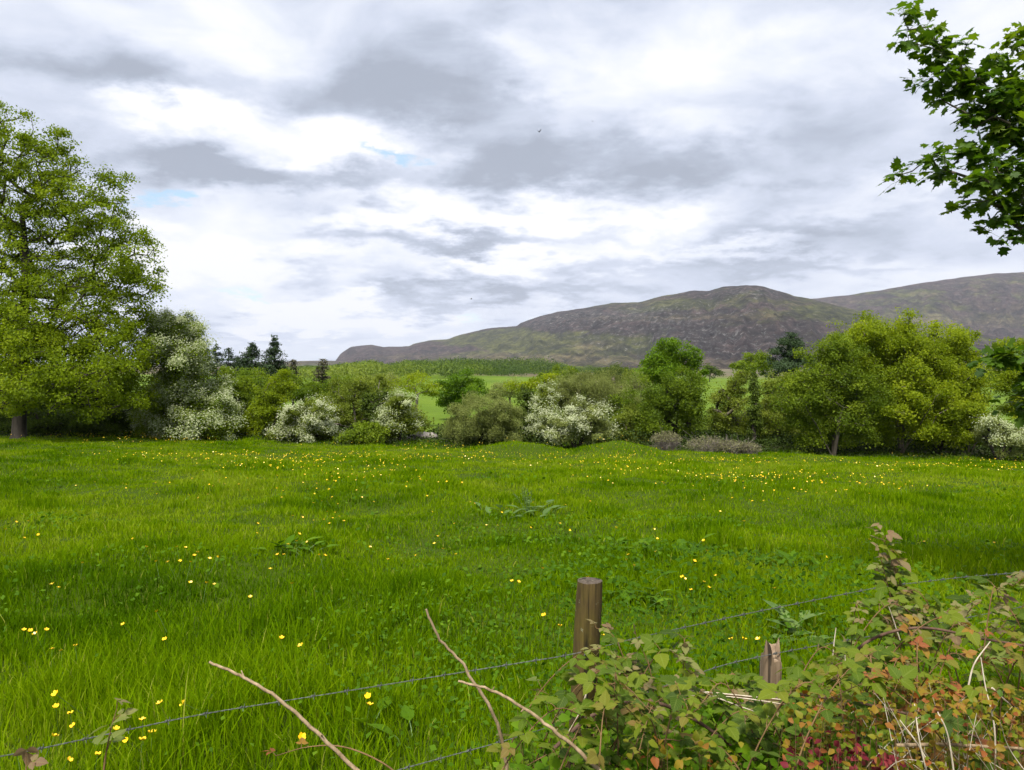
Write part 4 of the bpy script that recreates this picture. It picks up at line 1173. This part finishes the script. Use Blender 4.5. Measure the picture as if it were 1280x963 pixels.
def build_fence():
    base0 = np.array([.295, 2.9, 0.0]); base0[2] = float(ground(.295, 2.9))
    root = empty('wire_fence', base0); tag(root, 'barbed wire fence on wooden posts between the brambles and the meadow', 'fence')

    def post(px_top, py_top, d, r, lean, square, mat, label, broken=False):
        top = at(px_top, py_top, d)
        gz = float(ground(top[0], top[1])) - .25
        mb = MB()
        h = top[2] - gz
        n = 14; ns = 20 if not square else 16
        V = []; Fc = []
        for i in range(n + 1):
            f = i / n
            cx, cy = top[0] - lean * (1 - f) * h, top[1]
            for k in range(ns):
                a = 2 * math.pi * k / ns
                if square:
                    m = max(abs(math.cos(a)), abs(math.sin(a))); rr = r * min(1 / m, 1.28)
                else:
                    rr = r
                rr *= 1 + .03 * math.sin(a * 3 + 1.3 * f) + .012 * math.sin(a * 7 + 9 * f) - (.05 if i == n else 0)
                zz = gz + h * f
                if broken and i == n: zz += .05 * math.sin(a * 2.0) + .03 * math.sin(a * 5)
                V.append((cx + rr * math.cos(a), cy + rr * math.sin(a), zz))
        for i in range(n):
            for k in range(ns):
                Fc.append((i * ns + k, i * ns + (k + 1) % ns, (i + 1) * ns + (k + 1) % ns, (i + 1) * ns + k))
        mb.add(V, Fc)
        ring = np.array(V[-ns:]); cen = ring.mean(0) - np.array([0, 0, .02 if broken else -.002])
        mid = (ring * .55 + cen * .45) + np.array([0, 0, .004])
        vv = np.concatenate([ring, mid, [cen]])
        ff = [(k, (k + 1) % ns, ns + (k + 1) % ns, ns + k) for k in range(ns)]
        mb.add(vv, ff, .5, None, 1)
        mb.add(vv, [(ns + k, ns + (k + 1) % ns, 2 * ns) for k in range(ns)], .5, None, 1)
        o = mb.build('post', [M[mat], M['posttop' if not square else mat]], root, smooth=True, origin=base0)
        o['label'] = label
        return o, top
    po, _ = post(737, 726, 2.9, .050, .05, False, 'post', 'round mossy wooden post with a sawn top')
    for py in (819, 897):
        c = at(730, py, 2.842)
        a = np.linspace(0, math.pi, 9)
        arc = np.stack([c[0] + 0 * a + .003 * np.cos(a), c[1] - .004 - .007 * np.sin(a), c[2] + .009 * np.cos(a)], 1)
        arc = np.concatenate([[arc[0] + [0, .02, 0]], arc, [arc[-1] + [0, .02, 0]]])
        MB().tube(arc, .0016, 5).build('staple', M['wire'], po, origin=base0)
    post(964, 816, 3.36, .041, .02, True, 'stake', 'short split grey brown stake with a broken top', True)
    post(-40, 800, 1.75, .045, 0, False, 'post', 'round post beyond the left edge')
    post(1372, 640, 5.2, .05, 0, False, 'post', 'round post beyond the right edge')

    def wire(ctrl, name='wire'):
        ctrl = np.array(ctrl, float)
        # resample through the control points with a smooth spline
        seg = np.concatenate([[0], np.cumsum(np.linalg.norm(np.diff(ctrl, axis=0), axis=1))])
        L = seg[-1]; n = int(L / .006)
        s = np.linspace(0, L, n)
        path = np.stack([np.interp(s, seg, ctrl[:, k]) for k in range(3)], 1)
        for k in range(3):     # soften the corners
            ker = np.ones(41) / 41
            pad = np.pad(path[:, k], 20, mode='edge'); sm = np.convolve(pad, ker, 'valid')
            path[:, k] = sm
        tan = unit(np.gradient(path, axis=0)); u = unit(np.cross(tan, [0, 0, 1.0])); w = np.cross(tan, u)
        mb = MB()
        for ph in (0, math.pi):
            a = s * 2 * math.pi / .045 + ph
            pp = path + .0012 * (np.cos(a)[:, None] * u + np.sin(a)[:, None] * w)
            mb.tube(pp, .0010, 4, .5, cap=False)
        wo = mb.build(name, M['wire'], root, smooth=True, origin=base0)
        nb = 0
        for k in range(12, n - 12, 19):
            bm_ = MB()
            p, t, uu, ww = path[k], tan[k], u[k], w[k]
            for sgn in (-1, 1):
                aa = np.linspace(0, 4 * math.pi, 14)
                coil = p + t * (sgn * .004) + .0042 * (np.cos(aa)[:, None] * uu + np.sin(aa)[:, None] * ww) + t * np.linspace(-.003, .003, 14)[:, None]
                e0 = coil[0] + (uu * sgn + ww * .6) * .011; e1 = coil[-1] - (uu * sgn * .6 + ww) * .011
                bm_.tube(np.concatenate([[e0], coil, [e1]]), .0011, 3, .5, cap=False)
            if nb < 100: bm_.build('barb', M['wire'], wo, origin=base0)
            nb += 1
        return wo
    # upper wire: level, nailed to the post; lower wire sags to the stake
    up = [at(-260, 985, 1.85), at(0, 947, 2.13), at(250, 893, 2.45), at(440, 863, 2.65), at(705, 820, 2.84), at(722, 818, 2.84), at(780, 801, 2.93), at(940, 766, 3.3), at(1100, 734, 3.75), at(1200, 722, 4.1), at(1372, 708, 5.15)]
    wire(up)
    lo = [at(300, 1020, 2.3), at(500, 962, 2.5), at(640, 924, 2.72), at(720, 898, 2.84), at(765, 882, 2.92), at(900, 832, 3.2), at(964, 818, 3.31), at(1040, 804, 3.6), at(1120, 790, 3.9), at(1372, 740, 5.15)]
    wire(lo)


build_fence()

# ---------------------------------------------------------------- brambles, sticks, dead stalks
def spline(pts, n=24):
    pts = np.array(pts, float)
    P = np.concatenate([[2 * pts[0] - pts[1]], pts, [2 * pts[-1] - pts[-2]]])
    out = []
    m = len(pts) - 1
    for i in range(m):
        p0, p1, p2, p3 = P[i:i + 4]
        for t in np.linspace(0, 1, max(3, n // m), endpoint=(i == m - 1)):
            out.append(.5 * ((2 * p1) + (-p0 + p2) * t + (2 * p0 - 5 * p1 + 4 * p2 - p3) * t * t + (-p0 + 3 * p1 - 3 * p2 + p3) * t ** 3))
    return np.array(out)


def compound_leaf(lv, st, s, dirv, size, tint, mi=0):
    """bramble leaf: a stalk with three toothed leaflets"""
    dirv = unit(dirv)
    e = s + dirv * size * .55 + np.array([0, 0, size * .06])
    st.tube([s, (s + e) / 2 + [0, 0, size * .05], e], [.0013, .0011, .0010], 4, cap=False)
    flat = unit(dirv * [1, 1, .25] + [0, 0, rng.normal() * .18 - .12])
    side = unit(np.cross(flat, [0, 0, 1.0]))
    nrm0 = np.cross(side, flat)
    nrm0 = unit(nrm0 + rng.normal(size=3) * .28 + np.array([0, -.15, 0]))
    for ang, sc in ((0, 1.0), (1.3, .78), (-1.3, .78)):
        ax = flat * math.cos(ang) + side * math.sin(ang) + np.array([0, 0, -.12])
        nn = unit(nrm0 + rng.normal(size=3) * .14)
        o = e + ax * size * (.22 if ang == 0 else .05)
        scatter(lv, LEAFLET[0], LEAFLET[1], o[None], frames(nn[None], ax[None]), size * sc * rng.uniform(.85, 1.12), np.clip(tint + rng.normal() * .08, 0, 1), LEAFLET[2], mi)


def bramble(label, canes, leafsize=.056, tint=.45, spacing=.10, mat='bramble', thick=.0030, stemmat='cane', tip_mat=None, start=.15, name='bramble'):
    base = canes[0][0].copy(); base[2] = float(ground(base[0], base[1]))
    root = empty(name, base); tag(root, label, 'bramble')
    st = MB(); lv = MB()
    for c in canes:
        path = spline(c, 26)
        L = np.linalg.norm(np.diff(path, axis=0), axis=1).sum()
        r = np.linspace(thick, thick * .35, len(path))
        st.tube(path, r, 6, rng.random())
        tan = np.gradient(path, axis=0)
        n = int(L / spacing)
        for k in range(n):
            f = start + (1 - start) * (k + .5 + rng.normal() * .2) / n
            i = int(np.clip(f, 0, .999) * (len(path) - 1))
            a = rng.random() * 6.283
            out = np.array([math.cos(a), math.sin(a), rng.uniform(.1, .7)]) + unit(tan[i]) * .35
            young = f > .8
            compound_leaf(lv, st, path[i], out, leafsize * rng.uniform(.7, 1.25) * (.72 if young else 1), np.clip(tint + rng.normal() * .2 + (.25 if young and rng.random() < .6 else 0), 0, 1), 1 if (tip_mat and (young or rng.random() < .15)) else 0)
        # leafy tip
        compound_leaf(lv, st, path[-1], tan[-1] + [0, 0, .02], leafsize * .6, np.clip(tint + .35, 0, 1), 1 if tip_mat else 0)
        # thorns
        for k in range(int(L / .03)):
            i = rng.integers(1, len(path) - 1)
            a = rng.random() * 6.283
            o = unit(np.cross(tan[i], [math.cos(a), math.sin(a), .3]))
            st.tube([path[i], path[i] + o * (r[i] + .005)], [.0012, .0002], 3, .5, cap=False)
    st.build('canes', M[stemmat], root, origin=base)
    lv.build('foliage', [M[mat]] + ([M[tip_mat]] if tip_mat else []), root, smooth=True, origin=base)
    return root


ENV = ([600, 640, 690, 725, 752, 800, 860, 915, 940, 990, 1015, 1060, 1110, 1150, 1200, 1280, 1500], [990, 965, 925, 905, 800, 815, 800, 810, 850, 850, 815, 780, 750, 745, 742, 735, 730])


def arch_canes(px0, px1, d0, d1, n, drop=0):
    out = []
    for k in range(n):
        px = random.uniform(px0, px1); d = random.uniform(d0, d1)
        env = np.interp(px, *ENV)
        py = env - 8 + abs(random.gauss(0, 1)) * 80 + drop + max(0, (2.9 - d)) * 75
        tip = at(px, py, d)
        if tip[2] < ground(tip[0], tip[1]) + .12: tip[2] = float(ground(tip[0], tip[1])) + .12 + random.random() * .1
        a = random.uniform(0, 6.28); L = random.uniform(.25, .6)
        b = tip + np.array([math.cos(a) * L, math.sin(a) * L * .7, 0]); b[2] = float(ground(b[0], b[1])) - .02
        m1 = b + (tip - b) * .35; m1[2] = b[2] + (tip[2] - b[2]) * .72
        m2 = b + (tip - b) * .72; m2[2] = b[2] + (tip[2] - b[2]) * random.uniform(1.0, 1.12)
        out.append([b, m1, m2, tip])
    return out


def px_cane(lst):
    pts = [at(*p) for p in lst]
    return pts


def build_brambles():
    bramble('bramble with pale shoots climbing around the round fence post', [px_cane([(800, 1000, 2.75), (790, 870, 2.7), (770, 800, 2.72), (745, 785, 2.76)]), px_cane([(820, 960, 2.7), (815, 850, 2.66), (795, 795, 2.66)])]
            + arch_canes(745, 810, 2.55, 2.85, 8), .049, .40, .065, tip_mat='bramblepale')
    bramble('bramble arching between the round post and the broken stake', arch_canes(790, 1000, 2.35, 3.1, 20), .050, .38, .068, tip_mat='bramblepale')
    bramble('low leafy bramble at the bottom edge beneath the round post', arch_canes(620, 800, 2.0, 2.5, 18, 20), .046, .5, .075)
    bramble('large leaved bramble at the bottom edge in front of the broken stake', arch_canes(800, 1000, 1.95, 2.4, 13, 20), .054, .38, .08)
    bramble('tall upright bramble shoot standing above the upper wire', [px_cane([(1150, 900, 3.2), (1138, 800, 3.2), (1125, 730, 3.2), (1110, 690, 3.2), (1100, 662, 3.2)]), px_cane([(1160, 900, 3.25), (1142, 800, 3.25), (1128, 735, 3.25), (1118, 700, 3.25)]), px_cane([(1140, 900, 3.15), (1120, 800, 3.15), (1112, 740, 3.15), (1098, 690, 3.15)])], .056, .5, .034, tip_mat='bramblepale', start=.3)
    bramble('bramble spreading below the tall upright shoot', arch_canes(1020, 1160, 2.7, 3.4, 18), .049, .40, .065, tip_mat='bramblepale')
    bramble('dense bramble filling the right edge of the bank', arch_canes(1160, 1400, 2.7, 3.5, 28), .049, .40, .065, tip_mat='bramblepale')
    bramble('bramble with yellowing leaves among the bleached stalks', arch_canes(1060, 1330, 2.0, 2.6, 24, 20), .044, .62, .075, tip_mat='redorange')
    bramble('bramble in front of the crimson leaves near the bottom edge', arch_canes(960, 1100, 2.1, 2.6, 16, 10), .050, .40, .08)
    # small shoots at the bottom left
    bramble('lone bramble shoot with grey green leaves at the lower left', [px_cane([(128, 1010, 1.9), (130, 960, 1.9), (138, 915, 1.92), (146, 886, 1.93)])], .058, .2, .07, mat='bramblepale', start=.4)
    bramble('bramble leaf tip poking in at the bottom left corner', [px_cane([(30, 1010, 1.75), (32, 975, 1.75), (33, 948, 1.76)])], .055, .95, .06, mat='bramblepale', start=.6)
    bramble('arching red cane with orange leaves near the bottom edge', [px_cane([(520, 990, 2.1), (480, 955, 2.12), (430, 934, 2.14), (385, 934, 2.15), (345, 945, 2.16)])], .048, .6, .30, mat='redorange', start=.7)
    # bare old canes looping through the thicket: each a cane of its own
    for lab, pts, th, mt in (('dark arching cane looping to the right of the tall shoot', [(1045, 845, 2.75), (1085, 802, 2.75), (1150, 785, 2.75), (1235, 800, 2.75), (1310, 812, 2.75)], .006, 'oldcane'),
                             ('dark cane looping over the foot of the round post', [(690, 938, 2.35), (740, 895, 2.4), (800, 876, 2.42), (850, 890, 2.4), (905, 925, 2.35), (960, 975, 2.3), (1020, 1020, 2.2)], .0065, 'oldcane'),
                             ('reddish cane lying flat between the post and the broken stake', [(850, 866, 2.6), (900, 868, 2.6), (960, 874, 2.62), (1010, 880, 2.6), (1060, 890, 2.55)], .0045, 'cane'),
                             ('long brown cane running across the yellow leaves at the right', [(1000, 868, 2.4), (1080, 880, 2.35), (1160, 900, 2.3), (1230, 925, 2.25), (1300, 950, 2.2)], .005, 'oldcane'),
                             ('tan cane lying level near the bottom right corner', [(1120, 932, 2.1), (1180, 931, 2.1), (1240, 934, 2.1), (1310, 938, 2.1)], .0055, 'stick')):
        P = spline([at(*p) for p in pts], 36)
        o = MB().tube(P, np.linspace(th, th * .7, len(P)), 7).build('bramble_cane', M[mt], smooth=True, origin=P[0])
        o.location = P[0]; tag(o, lab, 'cane')
    for lab, pts, th in (('leaning dead stick at the lower left with its tip in the grass', [(262, 828, 2.0), (300, 845, 1.98), (345, 872, 1.96), (395, 915, 1.94), (450, 968, 1.9), (500, 1020, 1.86)], .0045),
                         ('upright crooked dead stick rising left of the round post', [(532, 762, 2.1), (550, 800, 2.1), (575, 826, 2.1), (590, 850, 2.1), (610, 880, 2.1), (625, 915, 2.1), (634, 965, 2.1), (640, 1010, 2.1)], .0042),
                         ('pale dead stick slanting under the crooked stick', [(574, 852, 2.05), (610, 862, 2.03), (650, 882, 2.0), (690, 912, 1.98), (730, 945, 1.95), (770, 985, 1.9)], .0042)):
        P = spline([at(*p) for p in pts], 40)
        P = P + rng.normal(size=P.shape) * .0012
        mb = MB().tube(P, np.linspace(th * .75, th * 1.35, len(P)), 7)
        for k in (9, 17, 25):
            mb.tube([P[k], P[k] + rng.normal(size=3) * .012 + [0, 0, .008]], [th * .6, th * .3], 5)
        o = mb.build('dead_stick', M['stick'], smooth=True, origin=P[0]); o.location = P[0]; tag(o, lab, 'stick')


build_brambles()


def build_stalks():
    def clump(label, lst, n, box, d, r=.0022):
        base = at(box[0], box[3], d); base[2] = float(ground(base[0], base[1]))
        root = empty('dead_stalks', base); tag(root, label, 'plant')
        for pts in lst:
            P = spline([at(*p) for p in pts], 16)
            MB().tube(P, np.linspace(r * 1.3, r * .7, len(P)), 5).build('stalk', M['straw'], root, origin=base)
        for k in range(n):
            px = random.uniform(box[0], box[2]); py = random.uniform(box[1], box[3] - 30)
            dd = d + random.uniform(-.2, .3)
            e = at(px, py, dd); s = at(px + random.gauss(10, 80), box[3] + 60, dd)
            m = (e + s) / 2 + rng.normal(size=3) * .045
            P = spline([s, m, e + rng.normal(size=3) * .02], 12)
            MB().tube(P, np.linspace(r * .8, r * .35, len(P)), 4).build('stalk', M['straw'], root, origin=base)
    clump('tangle of bleached dead stalks at the bottom right', [[(1175, 985, 2.0), (1150, 935, 2.02), (1120, 894, 2.05)], [(1244, 985, 2.1), (1243, 910, 2.1), (1232, 860, 2.12), (1226, 822, 2.13)], [(1210, 860, 2.2), (1218, 830, 2.2), (1238, 802, 2.2)],
          [(1165, 990, 2.0), (1150, 930, 2.0), (1143, 880, 2.03)], [(1130, 980, 2.0), (1160, 965, 2.0), (1215, 985, 1.98)], [(1195, 985, 2.0), (1185, 920, 2.0), (1172, 890, 2.02)], [(1240, 860, 2.2), (1262, 880, 2.2), (1290, 895, 2.2)]], 30, (1090, 855, 1290, 963), 2.1)
    clump('few thin straw stalks standing left of the tall bramble shoot', [[(1038, 870, 2.6), (1042, 810, 2.6), (1045, 785, 2.6)], [(1125, 800, 2.8), (1115, 770, 2.8), (1110, 756, 2.8)]], 3, (1020, 800, 1100, 900), 2.6, .002)
    clump('row of pale dry stems lying between post and stake', [[(845, 862, 2.5), (910, 868, 2.5), (980, 875, 2.5)], [(850, 870, 2.5), (920, 872, 2.5), (1000, 884, 2.5)], [(880, 866, 2.45), (930, 885, 2.45), (990, 905, 2.42)], [(735, 860, 2.3), (725, 890, 2.3), (705, 925, 2.28)]], 0, (840, 860, 1000, 900), 2.5, .0024)


build_stalks()


def ground_plant(name, label, box, d0, d1, n, mat, size, zmin, zmax, template=SMALL):
    """patch-sized leafy plant on the bank"""
    px = rng.uniform(box[0], box[2], n); py = rng.uniform(box[1], box[3], n); d = rng.uniform(d0, d1, n)
    P = at(px, py, d)
    g = ground(P[:, 0], P[:, 1])
    P[:, 2] = np.clip(P[:, 2], g + zmin, g + zmax)
    base = P.mean(0); base[2] = float(ground(base[0], base[1]))
    root = empty(name, base); tag(root, label, 'plant')
    lv = MB(); st = MB()
    scatter(lv, template[0], template[1], P, frames(rng.normal(size=(n, 3)) * .5 + [0, -.35, .8]), size * rng.uniform(.6, 1.3, n), np.clip(rng.normal(.62, .25, n), 0, 1), template[2])
    feet = []
    for k in range(0, n, 6):
        s = P[k] + [rng.normal() * .03, rng.normal() * .03, 0]; s[2] = float(ground(s[0], s[1])); feet.append(s)
        st.tube([s, (s + P[k]) / 2 + rng.normal(size=3) * .006, P[k]], [.0012, .001, .0008], 3, cap=False)
    feet.sort(key=lambda q: q[0])
    st.tube(np.array(feet) + [0, 0, .004], .0015, 4)      # creeping runner joining the stems
    st.build('stems', M['cane'], root, origin=base)
    lv.build('foliage', M[mat], root, origin=base)


ground_plant('herb_patch', 'low herbs with yellow and orange leaves at the bottom right', (980, 860, 1300, 985), 1.95, 2.7, 1500, 'herb', .021, .10, .66)
ground_plant('herb_patch', 'smaller yellow leaved herb behind the bare cane at the right', (1090, 845, 1190, 900), 2.4, 2.9, 420, 'herb', .021, .10, .6)
ground_plant('red_leaved_plant', 'crimson leaved plant at the bottom edge right of the broken stake', (985, 915, 1090, 985), 2.0, 2.4, 170, 'redleaf', .022, .2, .75)
ground_plant('red_leaved_plant', 'small crimson leaved sprig right of the larger crimson plant', (1095, 945, 1125, 975), 2.05, 2.2, 90, 'redleaf', .020, .2, .7)
ground_plant('herb_patch', 'green ground herbs in the shade under the brambles', (640, 880, 1100, 1020), 2.0, 2.9, 1700, 'weed', .032, .03, .45)
ground_plant('herb_patch', 'orange tinted herb leaves at the bottom edge between post and stake', (780, 925, 930, 990), 2.0, 2.4, 110, 'herb', .026, .2, .7)

# ---------------------------------------------------------------- sycamore overhanging from the right
def build_overhang():
    tree('sycamore_tree', 'near sycamore reaching its leafy boughs in from the right edge against the sky', 'tree', 1660, 6.2,
         [(1130, 24, 14, 10), (1150, 35, 18, 12), (1135, 52, 10, 10), (1165, 62, 20, 16), (1190, 75, 22, 16), (1170, 95, 18, 16), (1205, 55, 12, 10), (1200, 110, 26, 20), (1180, 130, 14, 12), (1225, 95, 14, 14), (1235, 130, 30, 26), (1215, 150, 20, 14),
          (1250, 75, 18, 14), (1272, 50, 16, 22), (1275, 110, 26, 34), (1260, 155, 28, 22), (1285, 170, 30, 26),
          (1130, 220, 16, 7), (1150, 205, 18, 10), (1170, 190, 14, 10), (1180, 215, 24, 12), (1210, 195, 24, 14), (1215, 225, 26, 14), (1245, 205, 26, 20), (1270, 225, 28, 24), (1205, 255, 14, 9), (1235, 250, 22, 14), (1222, 285, 12, 6), (1255, 275, 20, 16), (1275, 295, 16, 14), (1270, 255, 22, 20),
          (1262, 445, 30, 22), (1275, 500, 24, 28), (1300, 470, 40, 50), (1330, 130, 60, 90), (1350, 260, 70, 60), (1420, 60, 110, 110), (1450, 300, 110, 110), (1600, 150, 170, 170), (1600, -50, 160, 140), (1420, 460, 70, 50), (1750, 350, 150, 140)],
         leaf=.082, cover=1.5, mat='sycfront', bark='bark', trunk_r=.24, cl=.13, flat=.6, template=SYC_T, tip_r=.0020, inner=.5, up=1.3, gap=.2, arch=.05, grow=1.0, stalked=True)


build_overhang()


def bird(label, px, py, d, span, heading, flap):
    p = at(px, py, d)
    o = empty('bird', p, heading); tag(o, label, 'bird', 'birds in the sky')
    s = span
    mb = MB()
    mb.tube([(-.22 * s, 0, 0), (-.12 * s, 0, .01 * s), (.05 * s, 0, .01 * s), (.16 * s, 0, .02 * s), (.22 * s, 0, .02 * s), (.26 * s, 0, .015 * s)], [.015 * s, .045 * s, .07 * s, .05 * s, .035 * s, .004 * s], 8)
    for sg in (-1, 1):
        a = flap
        v = []
        for y, x0, x1, z in ((0, -.09, .10, 0), (.22, -.06, .12, .22 * math.sin(a)), (.38, -.08, .07, .36 * math.sin(a)), (.5, -.12, -.08, .46 * math.sin(a))):
            for x in (x0, x1):
                for dz in (.008, -.008): v.append((x * s, sg * y * s * math.cos(a * .7), (z + dz) * s))
        f = []
        for i in range(3):
            b = i * 4
            f += [(b, b + 2, b + 6, b + 4), (b + 1, b + 5, b + 7, b + 3), (b, b + 4, b + 5, b + 1), (b + 2, b + 3, b + 7, b + 6)]
        mb.add(v, f)
    mb.add([(-.2 * s, -.02 * s, 0), (-.36 * s, -.06 * s, 0), (-.36 * s, .06 * s, 0), (-.2 * s, .02 * s, 0)], [(0, 1, 2, 3)])
    mb.build('body', M['feather'], o)


bird('bird high in the clouds, the highest of the specks', 741, 152, 90, .32, 2.2, .6)
bird('larger blurred bird with raised wings against the clouds', 674, 165, 60, .5, 1.0, .9)
bird('small dark bird low above the hill slope', 589, 374, 80, .42, .3, .4)

# ---------------------------------------------------------------- air
HAZE = 0.00005
if HAZE:
    hm = bpy.data.materials.new('haze'); g = G(nt(hm))
    v = g.n('ShaderNodeVolumePrincipled', Color=rgb((.80, .86, 1.0)), Density=HAZE)
    g.out(None, v)
    x0, x1, y0, y1, z0, z1 = -9500, 9500, -9500, 12500, -40, 620
    vv = [(x0, y0, z0), (x1, y0, z0), (x1, y1, z0), (x0, y1, z0), (x0, y0, z1), (x1, y0, z1), (x1, y1, z1), (x0, y1, z1)]
    ff = [(0, 3, 2, 1), (4, 5, 6, 7), (0, 1, 5, 4), (1, 2, 6, 5), (2, 3, 7, 6), (3, 0, 4, 7)]
    ho = MB().add(vv, ff).build('haze', hm); tag(ho, 'thin moist air', kind='stuff')

# ---------------------------------------------------------------- render settings
SC.view_settings.view_transform = 'Standard'; SC.view_settings.look = 'None'
SC.view_settings.exposure = EXPOSURE; SC.view_settings.gamma = 1.0
SC.render.engine = 'CYCLES'
cy = SC.cycles
cy.max_bounces = 6; cy.diffuse_bounces = 3; cy.transmission_bounces = 4; cy.glossy_bounces = 2; cy.volume_bounces = 0; cy.transparent_max_bounces = 4
cy.use_adaptive_sampling = True; cy.adaptive_threshold = .02
cy.use_denoising = True; cy.denoiser = 'OPENIMAGEDENOISE'
cy.caustics_reflective = False; cy.caustics_refractive = False
cy.sample_clamp_indirect = 4.0
cy.use_light_tree = False
